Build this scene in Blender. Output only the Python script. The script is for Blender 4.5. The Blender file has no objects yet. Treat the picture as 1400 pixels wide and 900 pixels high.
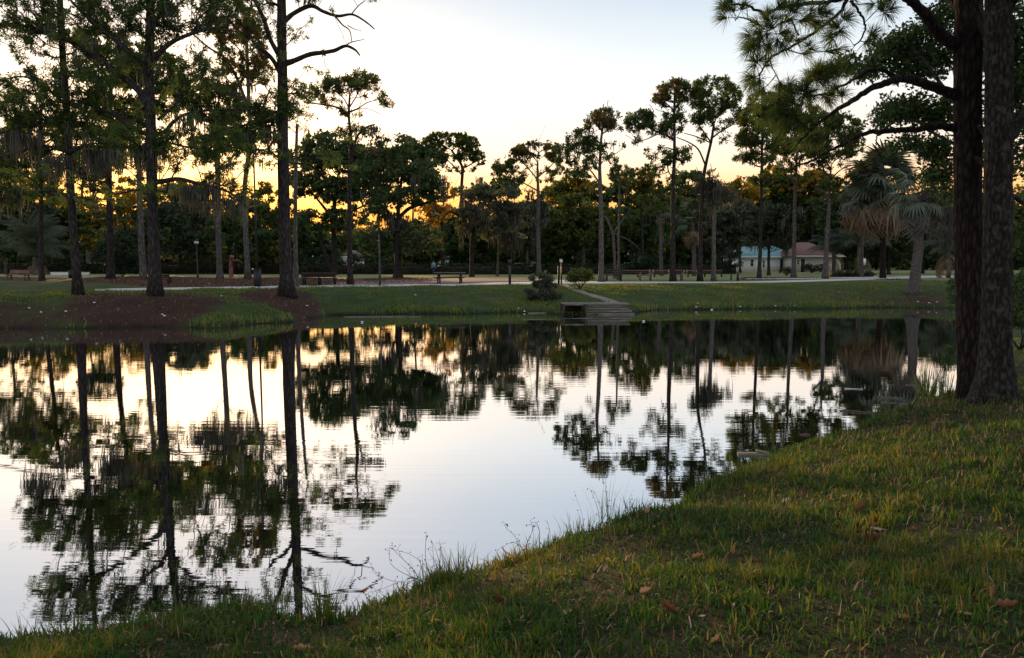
import bpy, math, random
import numpy as np
from mathutils import Vector, Matrix

rng = np.random.default_rng(7)
random.seed(7)
C = bpy.context.scene.collection
scene = bpy.context.scene
R = math.radians

# ------------------------------------------------------------------ camera, sky, sun, exposure
F = 1000.0; CX = 700.0; CY = 450.0
HC = 2.7
PITCH = math.atan(95 / 1000)
cam = bpy.data.cameras.new('camera')
cam.sensor_width = 36; cam.lens = F / 1400 * 36
cam.clip_start = 0.05; cam.clip_end = 3000
co = bpy.data.objects.new('camera', cam); C.objects.link(co)
co.location = (0, 0, HC); co.rotation_euler = (math.pi / 2 - PITCH, 0, 0)
scene.camera = co

SUN_EL = 6.5; SUN_AZ = -23.0        # azimuth clockwise from +Y
sky_world = w = bpy.data.worlds.new('World'); scene.world = w; w.use_nodes = True
nt = w.node_tree
for n in list(nt.nodes): nt.nodes.remove(n)
wo = nt.nodes.new('ShaderNodeOutputWorld'); bg = nt.nodes.new('ShaderNodeBackground')
sky = nt.nodes.new('ShaderNodeTexSky'); sky.sky_type = 'NISHITA'
sky.sun_disc = False; sky.sun_elevation = R(SUN_EL); sky.sun_rotation = R(SUN_AZ)
sky.altitude = 0; sky.air_density = 1.6; sky.dust_density = 4.0; sky.ozone_density = 2.0
bg.inputs['Strength'].default_value = 0.05
nt.links.new(sky.outputs[0], bg.inputs[0])
# twilight gradient by elevation (the low haze band glows, the zenith is a dull blue), a little warmer and brighter towards the sun
tc = nt.nodes.new('ShaderNodeTexCoord'); sx = nt.nodes.new('ShaderNodeSeparateXYZ'); nrm = nt.nodes.new('ShaderNodeVectorMath'); nrm.operation = 'NORMALIZE'
nt.links.new(tc.outputs['Generated'], nrm.inputs[0]); nt.links.new(nrm.outputs[0], sx.inputs[0])
cr = nt.nodes.new('ShaderNodeValToRGB'); nt.links.new(sx.outputs['Z'], cr.inputs[0]); el = cr.color_ramp.elements
SKY = [(0.0, (1.0, .30, .05)), (.05, (1.3, .44, .08)), (.088, (1.38, .72, .26)), (.12, (1.24, .90, .65)), (.15, (1.1, .94, .82)), (.19, (.96, .92, .89)), (.25, (.79, .86, .92)), (.32, (.57, .68, .81)), (.45, (.50, .57, .69)), (1.0, (.56, .62, .73))]
el[0].position, el[0].color = SKY[0][0], (*SKY[0][1], 1); el[1].position, el[1].color = SKY[-1][0], (*SKY[-1][1], 1)
for p_, c_ in SKY[1:-1]: e_ = el.new(p_); e_.color = (*c_, 1)
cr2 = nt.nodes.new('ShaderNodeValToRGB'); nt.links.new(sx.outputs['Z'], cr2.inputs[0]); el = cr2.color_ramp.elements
SK2 = [(0.0, (.55, .48, .48)), (.12, (.78, .70, .68)), (.30, (.72, .75, .80)), (1.0, (.56, .62, .73))]  # sky behind the camera, brightened along with the zenith to lift camera-facing surfaces
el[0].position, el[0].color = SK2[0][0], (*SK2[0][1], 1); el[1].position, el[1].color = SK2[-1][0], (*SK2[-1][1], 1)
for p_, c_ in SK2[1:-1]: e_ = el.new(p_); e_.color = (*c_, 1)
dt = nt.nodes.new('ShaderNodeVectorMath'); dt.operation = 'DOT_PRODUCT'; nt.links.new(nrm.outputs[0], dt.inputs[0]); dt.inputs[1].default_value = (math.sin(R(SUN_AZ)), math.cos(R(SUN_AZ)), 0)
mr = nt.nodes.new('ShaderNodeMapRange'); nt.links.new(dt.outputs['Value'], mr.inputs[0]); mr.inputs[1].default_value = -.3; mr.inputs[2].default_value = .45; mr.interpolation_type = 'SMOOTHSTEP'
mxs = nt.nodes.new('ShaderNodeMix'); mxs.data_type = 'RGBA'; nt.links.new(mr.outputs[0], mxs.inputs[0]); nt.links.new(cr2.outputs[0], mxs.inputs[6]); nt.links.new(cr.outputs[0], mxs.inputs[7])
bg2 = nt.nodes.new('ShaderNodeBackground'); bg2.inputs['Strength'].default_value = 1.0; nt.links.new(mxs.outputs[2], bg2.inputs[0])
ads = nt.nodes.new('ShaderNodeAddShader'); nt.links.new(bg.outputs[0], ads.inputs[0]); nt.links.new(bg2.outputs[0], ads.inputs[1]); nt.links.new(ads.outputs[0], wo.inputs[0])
sl = bpy.data.lights.new('sun', 'SUN'); sl.energy = 5.0; sl.angle = R(0.5); sl.color = (1.0, 0.62, 0.26)
so = bpy.data.objects.new('sun', sl); C.objects.link(so)
sd = Vector((math.sin(R(SUN_AZ)) * math.cos(R(SUN_EL)), math.cos(R(SUN_AZ)) * math.cos(R(SUN_EL)), math.sin(R(SUN_EL))))
so.rotation_euler = sd.to_track_quat('Z', 'Y').to_euler()
so.location = (-60, 100, 40)
scene.view_settings.view_transform = 'Standard'; scene.view_settings.look = 'None'
scene.view_settings.exposure = 0.0; scene.view_settings.gamma = 1.0
scene.render.engine = 'CYCLES'
cy = scene.cycles
cy.max_bounces = 7; cy.diffuse_bounces = 3; cy.glossy_bounces = 3; cy.transmission_bounces = 4
cy.transparent_max_bounces = 6; cy.use_denoising = True
cy.sample_clamp_indirect = 6

# ------------------------------------------------------------------ noise
def _hash(ix, iy, seed):
    h = (ix.astype(np.int64) * 374761393 + iy.astype(np.int64) * 668265263 + seed * 1442695041) & 0xffffffff
    h = ((h ^ (h >> 13)) * 1274126177) & 0xffffffff
    return ((h ^ (h >> 16)) & 0xffffff) / float(0xffffff)
def vnoise(x, y, seed=0):
    x = np.asarray(x, float); y = np.asarray(y, float)
    ix = np.floor(x); iy = np.floor(y); fx = x - ix; fy = y - iy
    fx = fx * fx * (3 - 2 * fx); fy = fy * fy * (3 - 2 * fy)
    a = _hash(ix, iy, seed); b = _hash(ix + 1, iy, seed); c = _hash(ix, iy + 1, seed); d = _hash(ix + 1, iy + 1, seed)
    return (a * (1 - fx) + b * fx) * (1 - fy) + (c * (1 - fx) + d * fx) * fy
def fbm(x, y, seed=0, o=4):
    s = 0; a = .5; t = 0
    for k in range(o):
        s = s + a * vnoise(x * 2 ** k, y * 2 ** k, seed + k * 17); t += a; a *= .5
    return s / t

# ------------------------------------------------------------------ photo pixel -> ray from the camera
cP, sP = math.cos(PITCH), math.sin(PITCH)
def ray(px, py):
    u = (px - CX) / F; v = -(py - CY) / F
    return np.array([u, cP + v * sP, -sP + v * cP])
def Gz(px, py, z=0.0):
    d = ray(px, py); t = (z - HC) / d[2]; return np.array([d[0] * t, d[1] * t, z])
def V(px, py, Y):
    d = ray(px, py); t = Y / d[1]; return np.array([d[0] * t, Y, HC + d[2] * t])

# ------------------------------------------------------------------ pond outline and terrain
near = [(-900, 935), (-400, 915), (-150, 900), (0, 888), (90, 884), (180, 868), (260, 852), (340, 846), (400, 858), (440, 862), (490, 848), (555, 826),
        (575, 805), (630, 798), (690, 780), (720, 770), (735, 757), (800, 737), (850, 716), (915, 706), (935, 690), (945, 678), (1000, 657),
        (1040, 642), (1065, 628), (1120, 612), (1170, 594), (1192, 580), (1230, 566), (1265, 556), (1300, 543), (1330, 520), (1345, 480), (1338, 440), (1322, 424)]
far = [(1300, 421.5), (1200, 420.5), (1120, 423), (1050, 422), (980, 423.5), (900, 424), (866, 428), (820, 431), (770, 431), (740, 428), (700, 427.5), (640, 429.5),
       (560, 429), (500, 431), (455, 431), (425, 436), (400, 441), (350, 443), (300, 449), (200, 447), (100, 450), (0, 449), (-150, 455), (-400, 450), (-900, 440)]
POND = np.array([Gz(px, py)[:2] for px, py in near + far])
def seg_dist(P, poly, closed=True):
    """distance to polygon outline and inside flag, P (n,2)"""
    A = poly; B = np.roll(poly, -1, 0)
    if not closed: A = poly[:-1]; B = poly[1:]
    best = np.full(len(P), 1e18); inside = np.zeros(len(P), bool)
    for a, b in zip(A, B):
        ab = b - a; t = np.clip(((P - a) @ ab) / max(ab @ ab, 1e-9), 0, 1)
        q = P - a - t[:, None] * ab
        best = np.minimum(best, (q * q).sum(1))
        c = ((a[1] > P[:, 1]) != (b[1] > P[:, 1]))
        if a[1] != b[1]:
            inside ^= c & (P[:, 0] < (b[0] - a[0]) * (P[:, 1] - a[1]) / (b[1] - a[1]) + a[0])
    return np.sqrt(best), inside
LAND = (4.15, 1.60, 36.65, .85)
def sstep(t):
    t = np.clip(t, 0, 1); return t * t * (3 - 2 * t)
def height(x, y):
    x = np.atleast_1d(np.asarray(x, float)); y = np.atleast_1d(np.asarray(y, float))
    d, ins = seg_dist(np.stack([x, y], 1), POND)
    d = d + (fbm(x * .9, y * .9, 3) - .5) * .35 * np.clip(d, 0, 1)
    s = np.where(ins, -d, d)
    farside = sstep((y - 17) / 6)
    left = farside * sstep((-x - 4) / 6)
    wdt = 5.5 * (1 - farside) + farside * (8.0 - 2.4 * left)
    A = 1.15 * (1 - farside) + 1.05 * farside
    t = np.clip(s / wdt, 0, 1)
    z = .10 * np.clip(s / .25, 0, 1) + (A - .10) * (1 - (1 - t) ** (1.7 + .3 * farside))
    z = z - .42 * sstep((y - 60) / 60)
    z = z + (fbm(x * .8, y * .8, 9) - .5) * .16 * np.clip(s / 1.2, 0, 1) * (1 - sstep((y - 45) / 6))
    z = z + (fbm(x * 1.1, y * 1.6, 19) - .5) * .34 * left * np.clip(s / 1, 0, 1) * np.clip((7 - s) / 2, 0, 1)
    z = z + (fbm(x * .12, y * .12, 5) - .5) * .25 * np.clip(s / 4, 0, 1) * (1 - farside)
    cut = (np.abs(x - LAND[0]) < LAND[1]) & (np.abs(y - LAND[2]) < LAND[3]); z = np.where(cut & (s > -.2), np.minimum(z, .02), z)
    z = np.where(s < 0, -.12 - .7 * np.clip(-s / 3, 0, 1), z)
    return z
def gz(x, y): return float(height(x, y)[0])
def hit(px, py):
    d = ray(px, py)
    if d[2] > -0.004: d[2] = -0.004
    ts = np.concatenate([np.linspace(1.5, 20, 260), np.linspace(20.05, 70, 500), np.linspace(70.2, 400, 500)])
    P = np.array([0, 0, HC]) + ts[:, None] * d
    h = height(P[:, 0], P[:, 1]); h = np.maximum(h, 0)
    k = np.argmax(P[:, 2] <= h)
    if P[k, 2] > h[k]: k = len(ts) - 1
    p = P[k].copy(); p[2] = h[k]; return p

# ------------------------------------------------------------------ mesh helpers
def mesh_np(name, verts, faces, mat, tone=None, smooth=False, attrs=None):
    """faces: list of (n,k) int arrays"""
    if not isinstance(faces, list): faces = [faces]
    me = bpy.data.meshes.new(name)
    verts = np.asarray(verts, np.float32)
    me.vertices.add(len(verts)); me.vertices.foreach_set('co', verts.ravel())
    nl = sum(f.size for f in faces); nf = sum(len(f) for f in faces)
    me.loops.add(nl); me.polygons.add(nf)
    me.loops.foreach_set('vertex_index', np.concatenate([f.ravel() for f in faces]).astype(np.int32))
    tot = np.concatenate([np.full(len(f), f.shape[1]) for f in faces])
    st = np.concatenate([[0], np.cumsum(tot)[:-1]])
    me.polygons.foreach_set('loop_start', st.astype(np.int32))
    if smooth: me.polygons.foreach_set('use_smooth', np.ones(nf, bool))
    me.update(calc_edges=True)
    if tone is not None:
        a = me.attributes.new('tone', 'FLOAT', 'FACE'); a.data.foreach_set('value', np.asarray(tone, np.float32))
    for k, v in (attrs or {}).items():
        a = me.attributes.new(k, 'FLOAT', 'POINT'); a.data.foreach_set('value', np.asarray(v, np.float32))
    me.materials.append(mat)
    return me
def link(name, me, parent=None, loc=None, kind=None):
    o = bpy.data.objects.new(name, me); C.objects.link(o)
    if parent is not None: o.parent = parent
    if loc is not None: o.location = loc
    if kind: o['kind'] = kind
    return o
def tag(o, label=None, cat=None, group=None, kind=None):
    if label: o['label'] = label
    if cat: o['category'] = cat
    if group: o['group'] = group
    if kind: o['kind'] = kind
    return o
def thing(name, label, cat, loc=(0, 0, 0), rz=0, group=None):
    o = bpy.data.objects.new(name, None); C.objects.link(o); o.location = loc; o.rotation_euler = (0, 0, rz)
    return tag(o, label, cat, group)
def copy_tree(o, parent=None):
    c = o.copy(); C.objects.link(c); c.parent = parent
    for ch in list(o.children): copy_tree(ch, c)
    return c

class MB:
    """collects boxes and tubes for one mesh"""
    def __init__(s): s.v = []; s.q = []; s.t = []; s.n = 0
    def add(s, v, q=None, t=None):
        if q is not None and len(q): s.q.append(np.asarray(q) + s.n)
        if t is not None and len(t): s.t.append(np.asarray(t) + s.n)
        s.v.append(np.asarray(v, float)); s.n += len(v); return s
    def box(s, c, size, rz=0, rx=0, ry=0, taper=1.0):
        x, y, z = [k / 2 for k in size]
        v = np.array([[-x, -y, -z], [x, -y, -z], [x, y, -z], [-x, y, -z], [-x * taper, -y * taper, z], [x * taper, -y * taper, z], [x * taper, y * taper, z], [-x * taper, y * taper, z]])
        M = np.array(Matrix.Rotation(rz, 3, 'Z') @ Matrix.Rotation(ry, 3, 'Y') @ Matrix.Rotation(rx, 3, 'X'))
        v = v @ M.T + np.array(c)
        return s.add(v, [[0, 3, 2, 1], [4, 5, 6, 7], [0, 1, 5, 4], [1, 2, 6, 5], [2, 3, 7, 6], [3, 0, 4, 7]])
    def tube(s, pts, rad, k=8, cap=True, wob=0.0):
        v, q, t = tube_geo(np.asarray(pts, float), np.atleast_1d(rad) * np.ones(len(pts)), k, cap, wob)
        return s.add(v, q, t)
    def sphere(s, c, r, n=8, m=6, sq=(1, 1, 1)):
        pts = []; 
        for i in range(m + 1):
            th = math.pi * i / m
            for j in range(n):
                ph = 2 * math.pi * j / n
                pts.append([c[0] + r * sq[0] * math.sin(th) * math.cos(ph), c[1] + r * sq[1] * math.sin(th) * math.sin(ph), c[2] - r * sq[2] * math.cos(th)])
        q = [[i * n + j, i * n + (j + 1) % n, (i + 1) * n + (j + 1) % n, (i + 1) * n + j] for i in range(m) for j in range(n)]
        return s.add(pts, q)
    def mesh(s, name, mat, smooth=False):
        f = []
        if s.q: f.append(np.concatenate(s.q))
        if s.t: f.append(np.concatenate(s.t))
        return mesh_np(name, np.concatenate(s.v), f, mat, smooth=smooth)
    def build(s, name, mat, parent=None, smooth=False, loc=None): return link(name, s.mesh(name, mat, smooth), parent, loc)

def tube_geo(P, r, k=8, cap=True, wob=0.0, flare=None):
    n = len(P)
    T = np.gradient(P, axis=0); T /= np.linalg.norm(T, axis=1)[:, None] + 1e-9
    up = np.array([0, 1, 0.]) if abs(T[0, 2]) > .7 else np.array([0, 0, 1.])
    A = np.cross(T, up); A /= np.linalg.norm(A, axis=1)[:, None] + 1e-9
    B = np.cross(T, A)
    ang = np.linspace(0, 2 * np.pi, k, endpoint=False)
    rr = r[:, None] * np.ones((1, k))
    if flare is not None: rr = rr * flare(np.arange(n)[:, None], ang[None, :])
    if wob: rr = rr * (1 + wob * (vnoise(np.arange(n)[:, None] * .7 + 3, ang[None, :] * 1.4 + r[0] * 91, 4) - .5) * 2)
    v = P[:, None, :] + rr[:, :, None] * (np.cos(ang)[None, :, None] * A[:, None, :] + np.sin(ang)[None, :, None] * B[:, None, :])
    v = v.reshape(-1, 3)
    i = np.arange(n - 1)[:, None] * k; j = np.arange(k)[None, :]; j2 = (j + 1) % k
    q = np.stack([i + j, i + j2, i + k + j2, i + k + j], -1).reshape(-1, 4)
    t = []
    if cap:
        v = np.concatenate([v, P[:1], P[-1:]]); c0 = n * k; c1 = c0 + 1
        jj = np.arange(k)
        t = np.concatenate([np.stack([np.full(k, c0), (jj + 1) % k, jj], 1), np.stack([np.full(k, c1), (n - 1) * k + jj, (n - 1) * k + (jj + 1) % k], 1)])
    return v, q, t
def prisms(P0, P1, r0, r1, k=4):
    """separate small prisms for many edges at once"""
    D = P1 - P0; D = D / (np.linalg.norm(D, axis=1)[:, None] + 1e-9)
    up = np.where(np.abs(D[:, 2:3]) > .8, np.array([[1, 0, 0.]]), np.array([[0, 0, 1.]]))
    A = np.cross(D, up); A /= np.linalg.norm(A, axis=1)[:, None] + 1e-9; B = np.cross(D, A)
    ang = np.linspace(0, 2 * np.pi, k, endpoint=False)
    ring = np.cos(ang)[None, :, None] * A[:, None, :] + np.sin(ang)[None, :, None] * B[:, None, :]
    v = np.concatenate([P0[:, None] + r0[:, None, None] * ring, P1[:, None] + r1[:, None, None] * ring], 1).reshape(-1, 3)
    b = (np.arange(len(P0)) * 2 * k)[:, None]; j = np.arange(k)[None]; j2 = (j + 1) % k
    q = np.stack([b + j, b + j2, b + k + j2, b + k + j], -1).reshape(-1, 4)
    return v, q
def smooth_path(pts, n):
    pts = np.asarray(pts, float)
    if len(pts) == 2:
        t = np.linspace(0, 1, n)[:, None]; return pts[0] * (1 - t) + pts[1] * t
    P = np.concatenate([[2 * pts[0] - pts[1]], pts, [2 * pts[-1] - pts[-2]]])
    m = len(pts) - 1; out = []
    for u in np.linspace(0, m - 1e-6, n):
        i = int(u); t = u - i; a, b, c, d = P[i], P[i + 1], P[i + 2], P[i + 3]
        out.append(.5 * ((2 * b) + (-a + c) * t + (2 * a - 5 * b + 4 * c - d) * t * t + (-a + 3 * b - 3 * c + d) * t ** 3))
    return np.array(out)

# ------------------------------------------------------------------ materials
def new_mat(name):
    m = bpy.data.materials.new(name); m.use_nodes = True; nt = m.node_tree
    b = nt.nodes['Principled BSDF']; return m, nt, b
def nd(nt, t, **kw):
    n = nt.nodes.new(t)
    for k, v in kw.items(): setattr(n, k, v)
    return n
def ramp(nt, fac, stops):
    r = nt.nodes.new('ShaderNodeValToRGB'); el = r.color_ramp.elements
    el[0].position, el[0].color = stops[0][0], (*stops[0][1], 1)
    el[1].position, el[1].color = stops[-1][0], (*stops[-1][1], 1)
    for p, c in stops[1:-1]:
        e = el.new(p); e.color = (*c, 1)
    nt.links.new(fac, r.inputs[0]); return r.outputs[0]
def noise(nt, scale, detail=4, rough=.55, vec=None, dist=0):
    n = nt.nodes.new('ShaderNodeTexNoise'); n.inputs['Scale'].default_value = scale; n.inputs['Detail'].default_value = detail
    n.inputs['Roughness'].default_value = rough; n.inputs['Distortion'].default_value = dist
    if vec is not None: nt.links.new(vec, n.inputs['Vector'])
    return n.outputs['Fac']
def coord(nt, scale=(1, 1, 1), out='Object'):
    t = nt.nodes.new('ShaderNodeTexCoord'); m = nt.nodes.new('ShaderNodeMapping'); m.inputs['Scale'].default_value = scale
    nt.links.new(t.outputs[out], m.inputs[0]); return m.outputs[0]
def bump(nt, b, h, strength, dist=.02):
    n = nt.nodes.new('ShaderNodeBump'); n.inputs['Strength'].default_value = strength; n.inputs['Distance'].default_value = dist
    nt.links.new(h, n.inputs['Height']); nt.links.new(n.outputs[0], b.inputs['Normal'])
def leaf_mat(name, stops, trans=.35, rough=.6, tcol=1.6):
    m, nt, b = new_mat(name)
    a = nd(nt, 'ShaderNodeAttribute', attribute_name='tone')
    col = ramp(nt, a.outputs['Fac'], stops)
    nt.links.new(col, b.inputs['Base Color']); b.inputs['Roughness'].default_value = rough
    b.inputs['Specular IOR Level'].default_value = .3
    tr = nd(nt, 'ShaderNodeBsdfTranslucent')
    mul = nd(nt, 'ShaderNodeMix', data_type='RGBA', blend_type='MULTIPLY'); mul.inputs[0].default_value = 1
    nt.links.new(col, mul.inputs[6]); mul.inputs[7].default_value = (tcol * 1.15, tcol, tcol * .45, 1)
    nt.links.new(mul.outputs[2], tr.inputs[0])
    mx = nd(nt, 'ShaderNodeMixShader'); mx.inputs[0].default_value = trans
    nt.links.new(b.outputs[0], mx.inputs[1]); nt.links.new(tr.outputs[0], mx.inputs[2])
    nt.links.new(mx.outputs[0], nt.nodes['Material Output'].inputs[0]); return m
M = {}
M['pine'] = leaf_mat('pine_needles', [(0, (0.028, 0.057, 0.020)), (.5, (0.061, 0.101, 0.028)), (.85, (0.112, 0.151, 0.036)), (1, (0.203, 0.173, 0.041))], .45)
M['pine_amber_lit'] = leaf_mat('pine_needles_amber_lit', [(0, (0.052, 0.046, 0.016)), (.5, (0.130, 0.075, 0.023)), (.85, (0.221, 0.111, 0.029)), (1, (0.104, 0.104, 0.026))], .4)  # low sunlight on the crowns, put into the needle colour
M['oak'] = leaf_mat('oak_leaves', [(0, (0.020, 0.044, 0.020)), (.5, (0.044, 0.084, 0.027)), (.85, (0.084, 0.133, 0.040)), (1, (0.140, 0.160, 0.040))])
M['oak_olive'] = leaf_mat('olive_leaves', [(0, (0.035, 0.055, 0.015)), (.5, (0.069, 0.098, 0.020)), (1, (0.125, 0.144, 0.027))])
M['oak_grey'] = leaf_mat('grey_green_leaves', [(0, (0.037, 0.052, 0.037)), (.5, (0.070, 0.085, 0.062)), (1, (0.120, 0.129, 0.083))])
M['gold_lit'] = leaf_mat('gold_lit_leaves', [(0, (.16, .11, .014)), (.5, (.32, .19, .02)), (1, (.48, .26, .025))], .5)  # backlight through the leaves, put into the leaf colour
M['dark_leaf'] = leaf_mat('dark_shrub_leaves', [(0, (0.010, 0.023, 0.010)), (.6, (0.023, 0.044, 0.016)), (1, (0.046, 0.072, 0.023))], .2)
M['far_leaf'] = leaf_mat('far_wood_leaves', [(0, (0.024, 0.042, 0.021)), (.5, (0.054, 0.075, 0.030)), (.85, (0.112, 0.117, 0.033)), (1, (0.210, 0.165, 0.038))], .4)
M['palm'] = leaf_mat('palm_frond_green', [(0, (.035, .052, .036)), (.6, (.075, .10, .066)), (1, (.13, .15, .10))], .2, tcol=1.2)
M['palm_dead'] = leaf_mat('palm_frond_dry', [(0, (0.091, 0.065, 0.046)), (.5, (0.195, 0.143, 0.104)), (1, (0.338, 0.247, 0.156))], .25)
M['palm_grey'] = leaf_mat('palm_frond_grey', [(0, (.09, .08, .075)), (.5, (.17, .155, .15)), (1, (.26, .24, .23))], .15)
M['moss'] = leaf_mat('spanish_moss', [(0, (.035, .036, .032)), (.5, (.075, .076, .066)), (1, (.14, .135, .11))], .25, tcol=1.1)
M['grass'] = leaf_mat('lawn_blades', [(0, (.012, .042, .009)), (.4, (.027, .076, .014)), (.68, (.062, .108, .017)), (.85, (.15, .13, .026)), (1, (.20, .15, .08))], .4, tcol=1.6)
M['bank_grass'] = leaf_mat('bank_blades', [(0, (.045, .095, .02)), (.5, (.085, .15, .028)), (.8, (.14, .17, .04)), (1, (.19, .15, .08))], .35)
M['reed'] = leaf_mat('reed_blades', [(0, (.03, .06, .012)), (.6, (.06, .10, .02)), (1, (.16, .14, .06))], .3)
M['dry_stem'] = leaf_mat('dry_stems', [(0, (.03, .022, .014)), (.6, (.06, .045, .03)), (1, (.12, .09, .05))], .1)
M['dead_leaf'] = leaf_mat('fallen_leaf_brown', [(0, (.05, .022, .014)), (.35, (.13, .055, .03)), (.65, (.24, .13, .08)), (1, (.40, .30, .22))], .15)

def bark(name, c0, c1, c2, sx=5, sz=1.1, strength=.9, dist=.05, lichen=None):
    m, nt, b = new_mat(name)
    v = coord(nt, (sx, sx, sz)); vo = nd(nt, 'ShaderNodeTexVoronoi', feature='DISTANCE_TO_EDGE')
    nz = noise(nt, 2.2, 5, .6, v)
    mxv = nd(nt, 'ShaderNodeMix', data_type='RGBA'); mxv.inputs[0].default_value = .28
    nz3 = nt.nodes.new('ShaderNodeTexNoise'); nz3.inputs['Scale'].default_value = 1.7; nz3.inputs['Detail'].default_value = 4; nt.links.new(v, nz3.inputs['Vector'])
    nt.links.new(v, mxv.inputs[6]); nt.links.new(nz3.outputs['Color'], mxv.inputs[7])
    nt.links.new(mxv.outputs[2], vo.inputs['Vector']); vo.inputs['Scale'].default_value = 2.0
    mm = nd(nt, 'ShaderNodeMath', operation='MULTIPLY_ADD'); nt.links.new(vo.outputs['Distance'], mm.inputs[0]); mm.inputs[1].default_value = 1.6
    nt.links.new(nz, mm.inputs[2])
    mm2 = nd(nt, 'ShaderNodeMath', operation='SUBTRACT'); nt.links.new(mm.outputs[0], mm2.inputs[0]); mm2.inputs[1].default_value = .25
    col = ramp(nt, mm2.outputs[0], [(.12, c0), (.45, c1), (.85, c2)])
    if lichen:
        lf = noise(nt, 7, 5, .7, coord(nt)); lr = ramp(nt, lf, [(.55, (0, 0, 0)), (.68, (1, 1, 1))])
        mx = nd(nt, 'ShaderNodeMix', data_type='RGBA'); nt.links.new(lr, mx.inputs[0]); nt.links.new(col, mx.inputs[6]); mx.inputs[7].default_value = (*lichen, 1)
        col = mx.outputs[2]
    nt.links.new(col, b.inputs['Base Color']); b.inputs['Roughness'].default_value = .9; b.inputs['Specular IOR Level'].default_value = .2
    bump(nt, b, mm.outputs[0], strength, dist); return m
M['bark'] = bark('pine_bark', (.008, .006, .005), (.030, .025, .023), (.066, .056, .052), 6, 1.6)
M['bark_pale'] = bark('pale_pine_bark', (.04, .034, .031), (.10, .09, .083), (.17, .155, .145), 6, 1.6)
M['bark_dark'] = bark('dark_oak_bark', (.010, .008, .007), (.028, .023, .02), (.055, .046, .04), 6, 1.6)
M['bark_red'] = bark('red_plated_bark', (.003, .002, .002), (.014, .009, .0075), (.045, .028, .023), 9, 2.6, 1.0, .05)
M['bark_lichen'] = bark('lichen_bark', (.004, .0035, .003), (.019, .0165, .014), (.048, .043, .037), 11, 4, .9, .03, (.065, .065, .052))
M['bark_palm'] = bark('palm_trunk_bark', (.03, .026, .023), (.085, .076, .068), (.15, .135, .12), 4, 9, .5, .03)
M['wound'] = bark('stripped_red_wood', (.10, .045, .035), (.20, .09, .07), (.30, .15, .12), 4, 1, .3, .02)
M['twig'] = bark('twig_bark', (.014, .011, .01), (.035, .03, .026), (.06, .052, .046), 6, 2, .3, .01)

def plain(name, col, rough=.7, var=.25, scale=6, metal=0, bstr=.15, stretch=(1, 1, 1)):
    m, nt, b = new_mat(name); v = coord(nt, stretch)
    f = noise(nt, scale, 5, .6, v)
    c = np.array(col)
    nt.links.new(ramp(nt, f, [(.3, tuple(c * (1 - var))), (.7, tuple(np.minimum(c * (1 + var), 1)))]), b.inputs['Base Color'])
    b.inputs['Roughness'].default_value = rough; b.inputs['Metallic'].default_value = metal
    if bstr: bump(nt, b, f, bstr, .01)
    return m
M['wood_dark'] = plain('dark_stained_timber', (.035, .022, .017), .75, .35, 8, stretch=(1, 8, 8))
M['wood_red'] = plain('reddish_timber', (.17, .085, .06), .7, .3, 8, stretch=(1, 8, 8))
M['wood_grey'] = plain('weathered_grey_timber', (.135, .12, .105), .9, .5, 4, stretch=(1, 6, 6))
M['metal_black'] = plain('black_painted_metal', (.012, .012, .013), .5, .2, 20, bstr=0)
M['metal_grey'] = plain('grey_metal', (.03, .03, .03), .5, .2, 20, bstr=0)
M['white'] = plain('white_paint', (.72, .72, .71), .6, .08, 4)
M['wall_white'] = plain('white_render_wall', (.82, .82, .84), .8, .07, 3)
M['wall_cream'] = plain('cream_render_wall', (.50, .46, .40), .8, .1, 3)
M['roof_teal'] = plain('teal_metal_roof', (.13, .27, .29), .5, .12, 2, stretch=(6, 1, 1))
M['roof_red'] = plain('brown_red_shingle', (.17, .085, .07), .85, .25, 14)
M['roof_grey'] = plain('grey_shingle', (.085, .07, .066), .85, .25, 14)
M['glass'] = plain('dark_window_glass', (.012, .014, .018), .12, .1, 3, bstr=0)
M['lamp_glass'] = plain('frosted_lamp_glass', (.78, .78, .74), .3, .04, 3, bstr=0)
M['rubber'] = plain('black_rubber', (.02, .02, .02), .85, .2, 9)
M['cloth_teal'] = plain('teal_cloth', (.16, .32, .34), .9, .15, 9)
M['cloth_blue'] = plain('navy_cloth', (.02, .035, .08), .9, .2, 9)
M['skin'] = plain('skin', (.42, .26, .19), .6, .08, 9, bstr=0)
M['hair'] = plain('dark_hair', (.02, .014, .01), .7, .2, 9, bstr=0)
M['stone'] = plain('pale_stone', (.50, .47, .42), .9, .2, 9)
M['concrete'] = plain('path_concrete', (.46, .44, .42), .9, .12, 1.3)
M['dirt'] = plain('trodden_dirt', (.20, .16, .14), .95, .3, 3, bstr=.5)
M['feather'] = plain('white_feather', (.75, .75, .75), .9, .05, 9, bstr=0)

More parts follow.
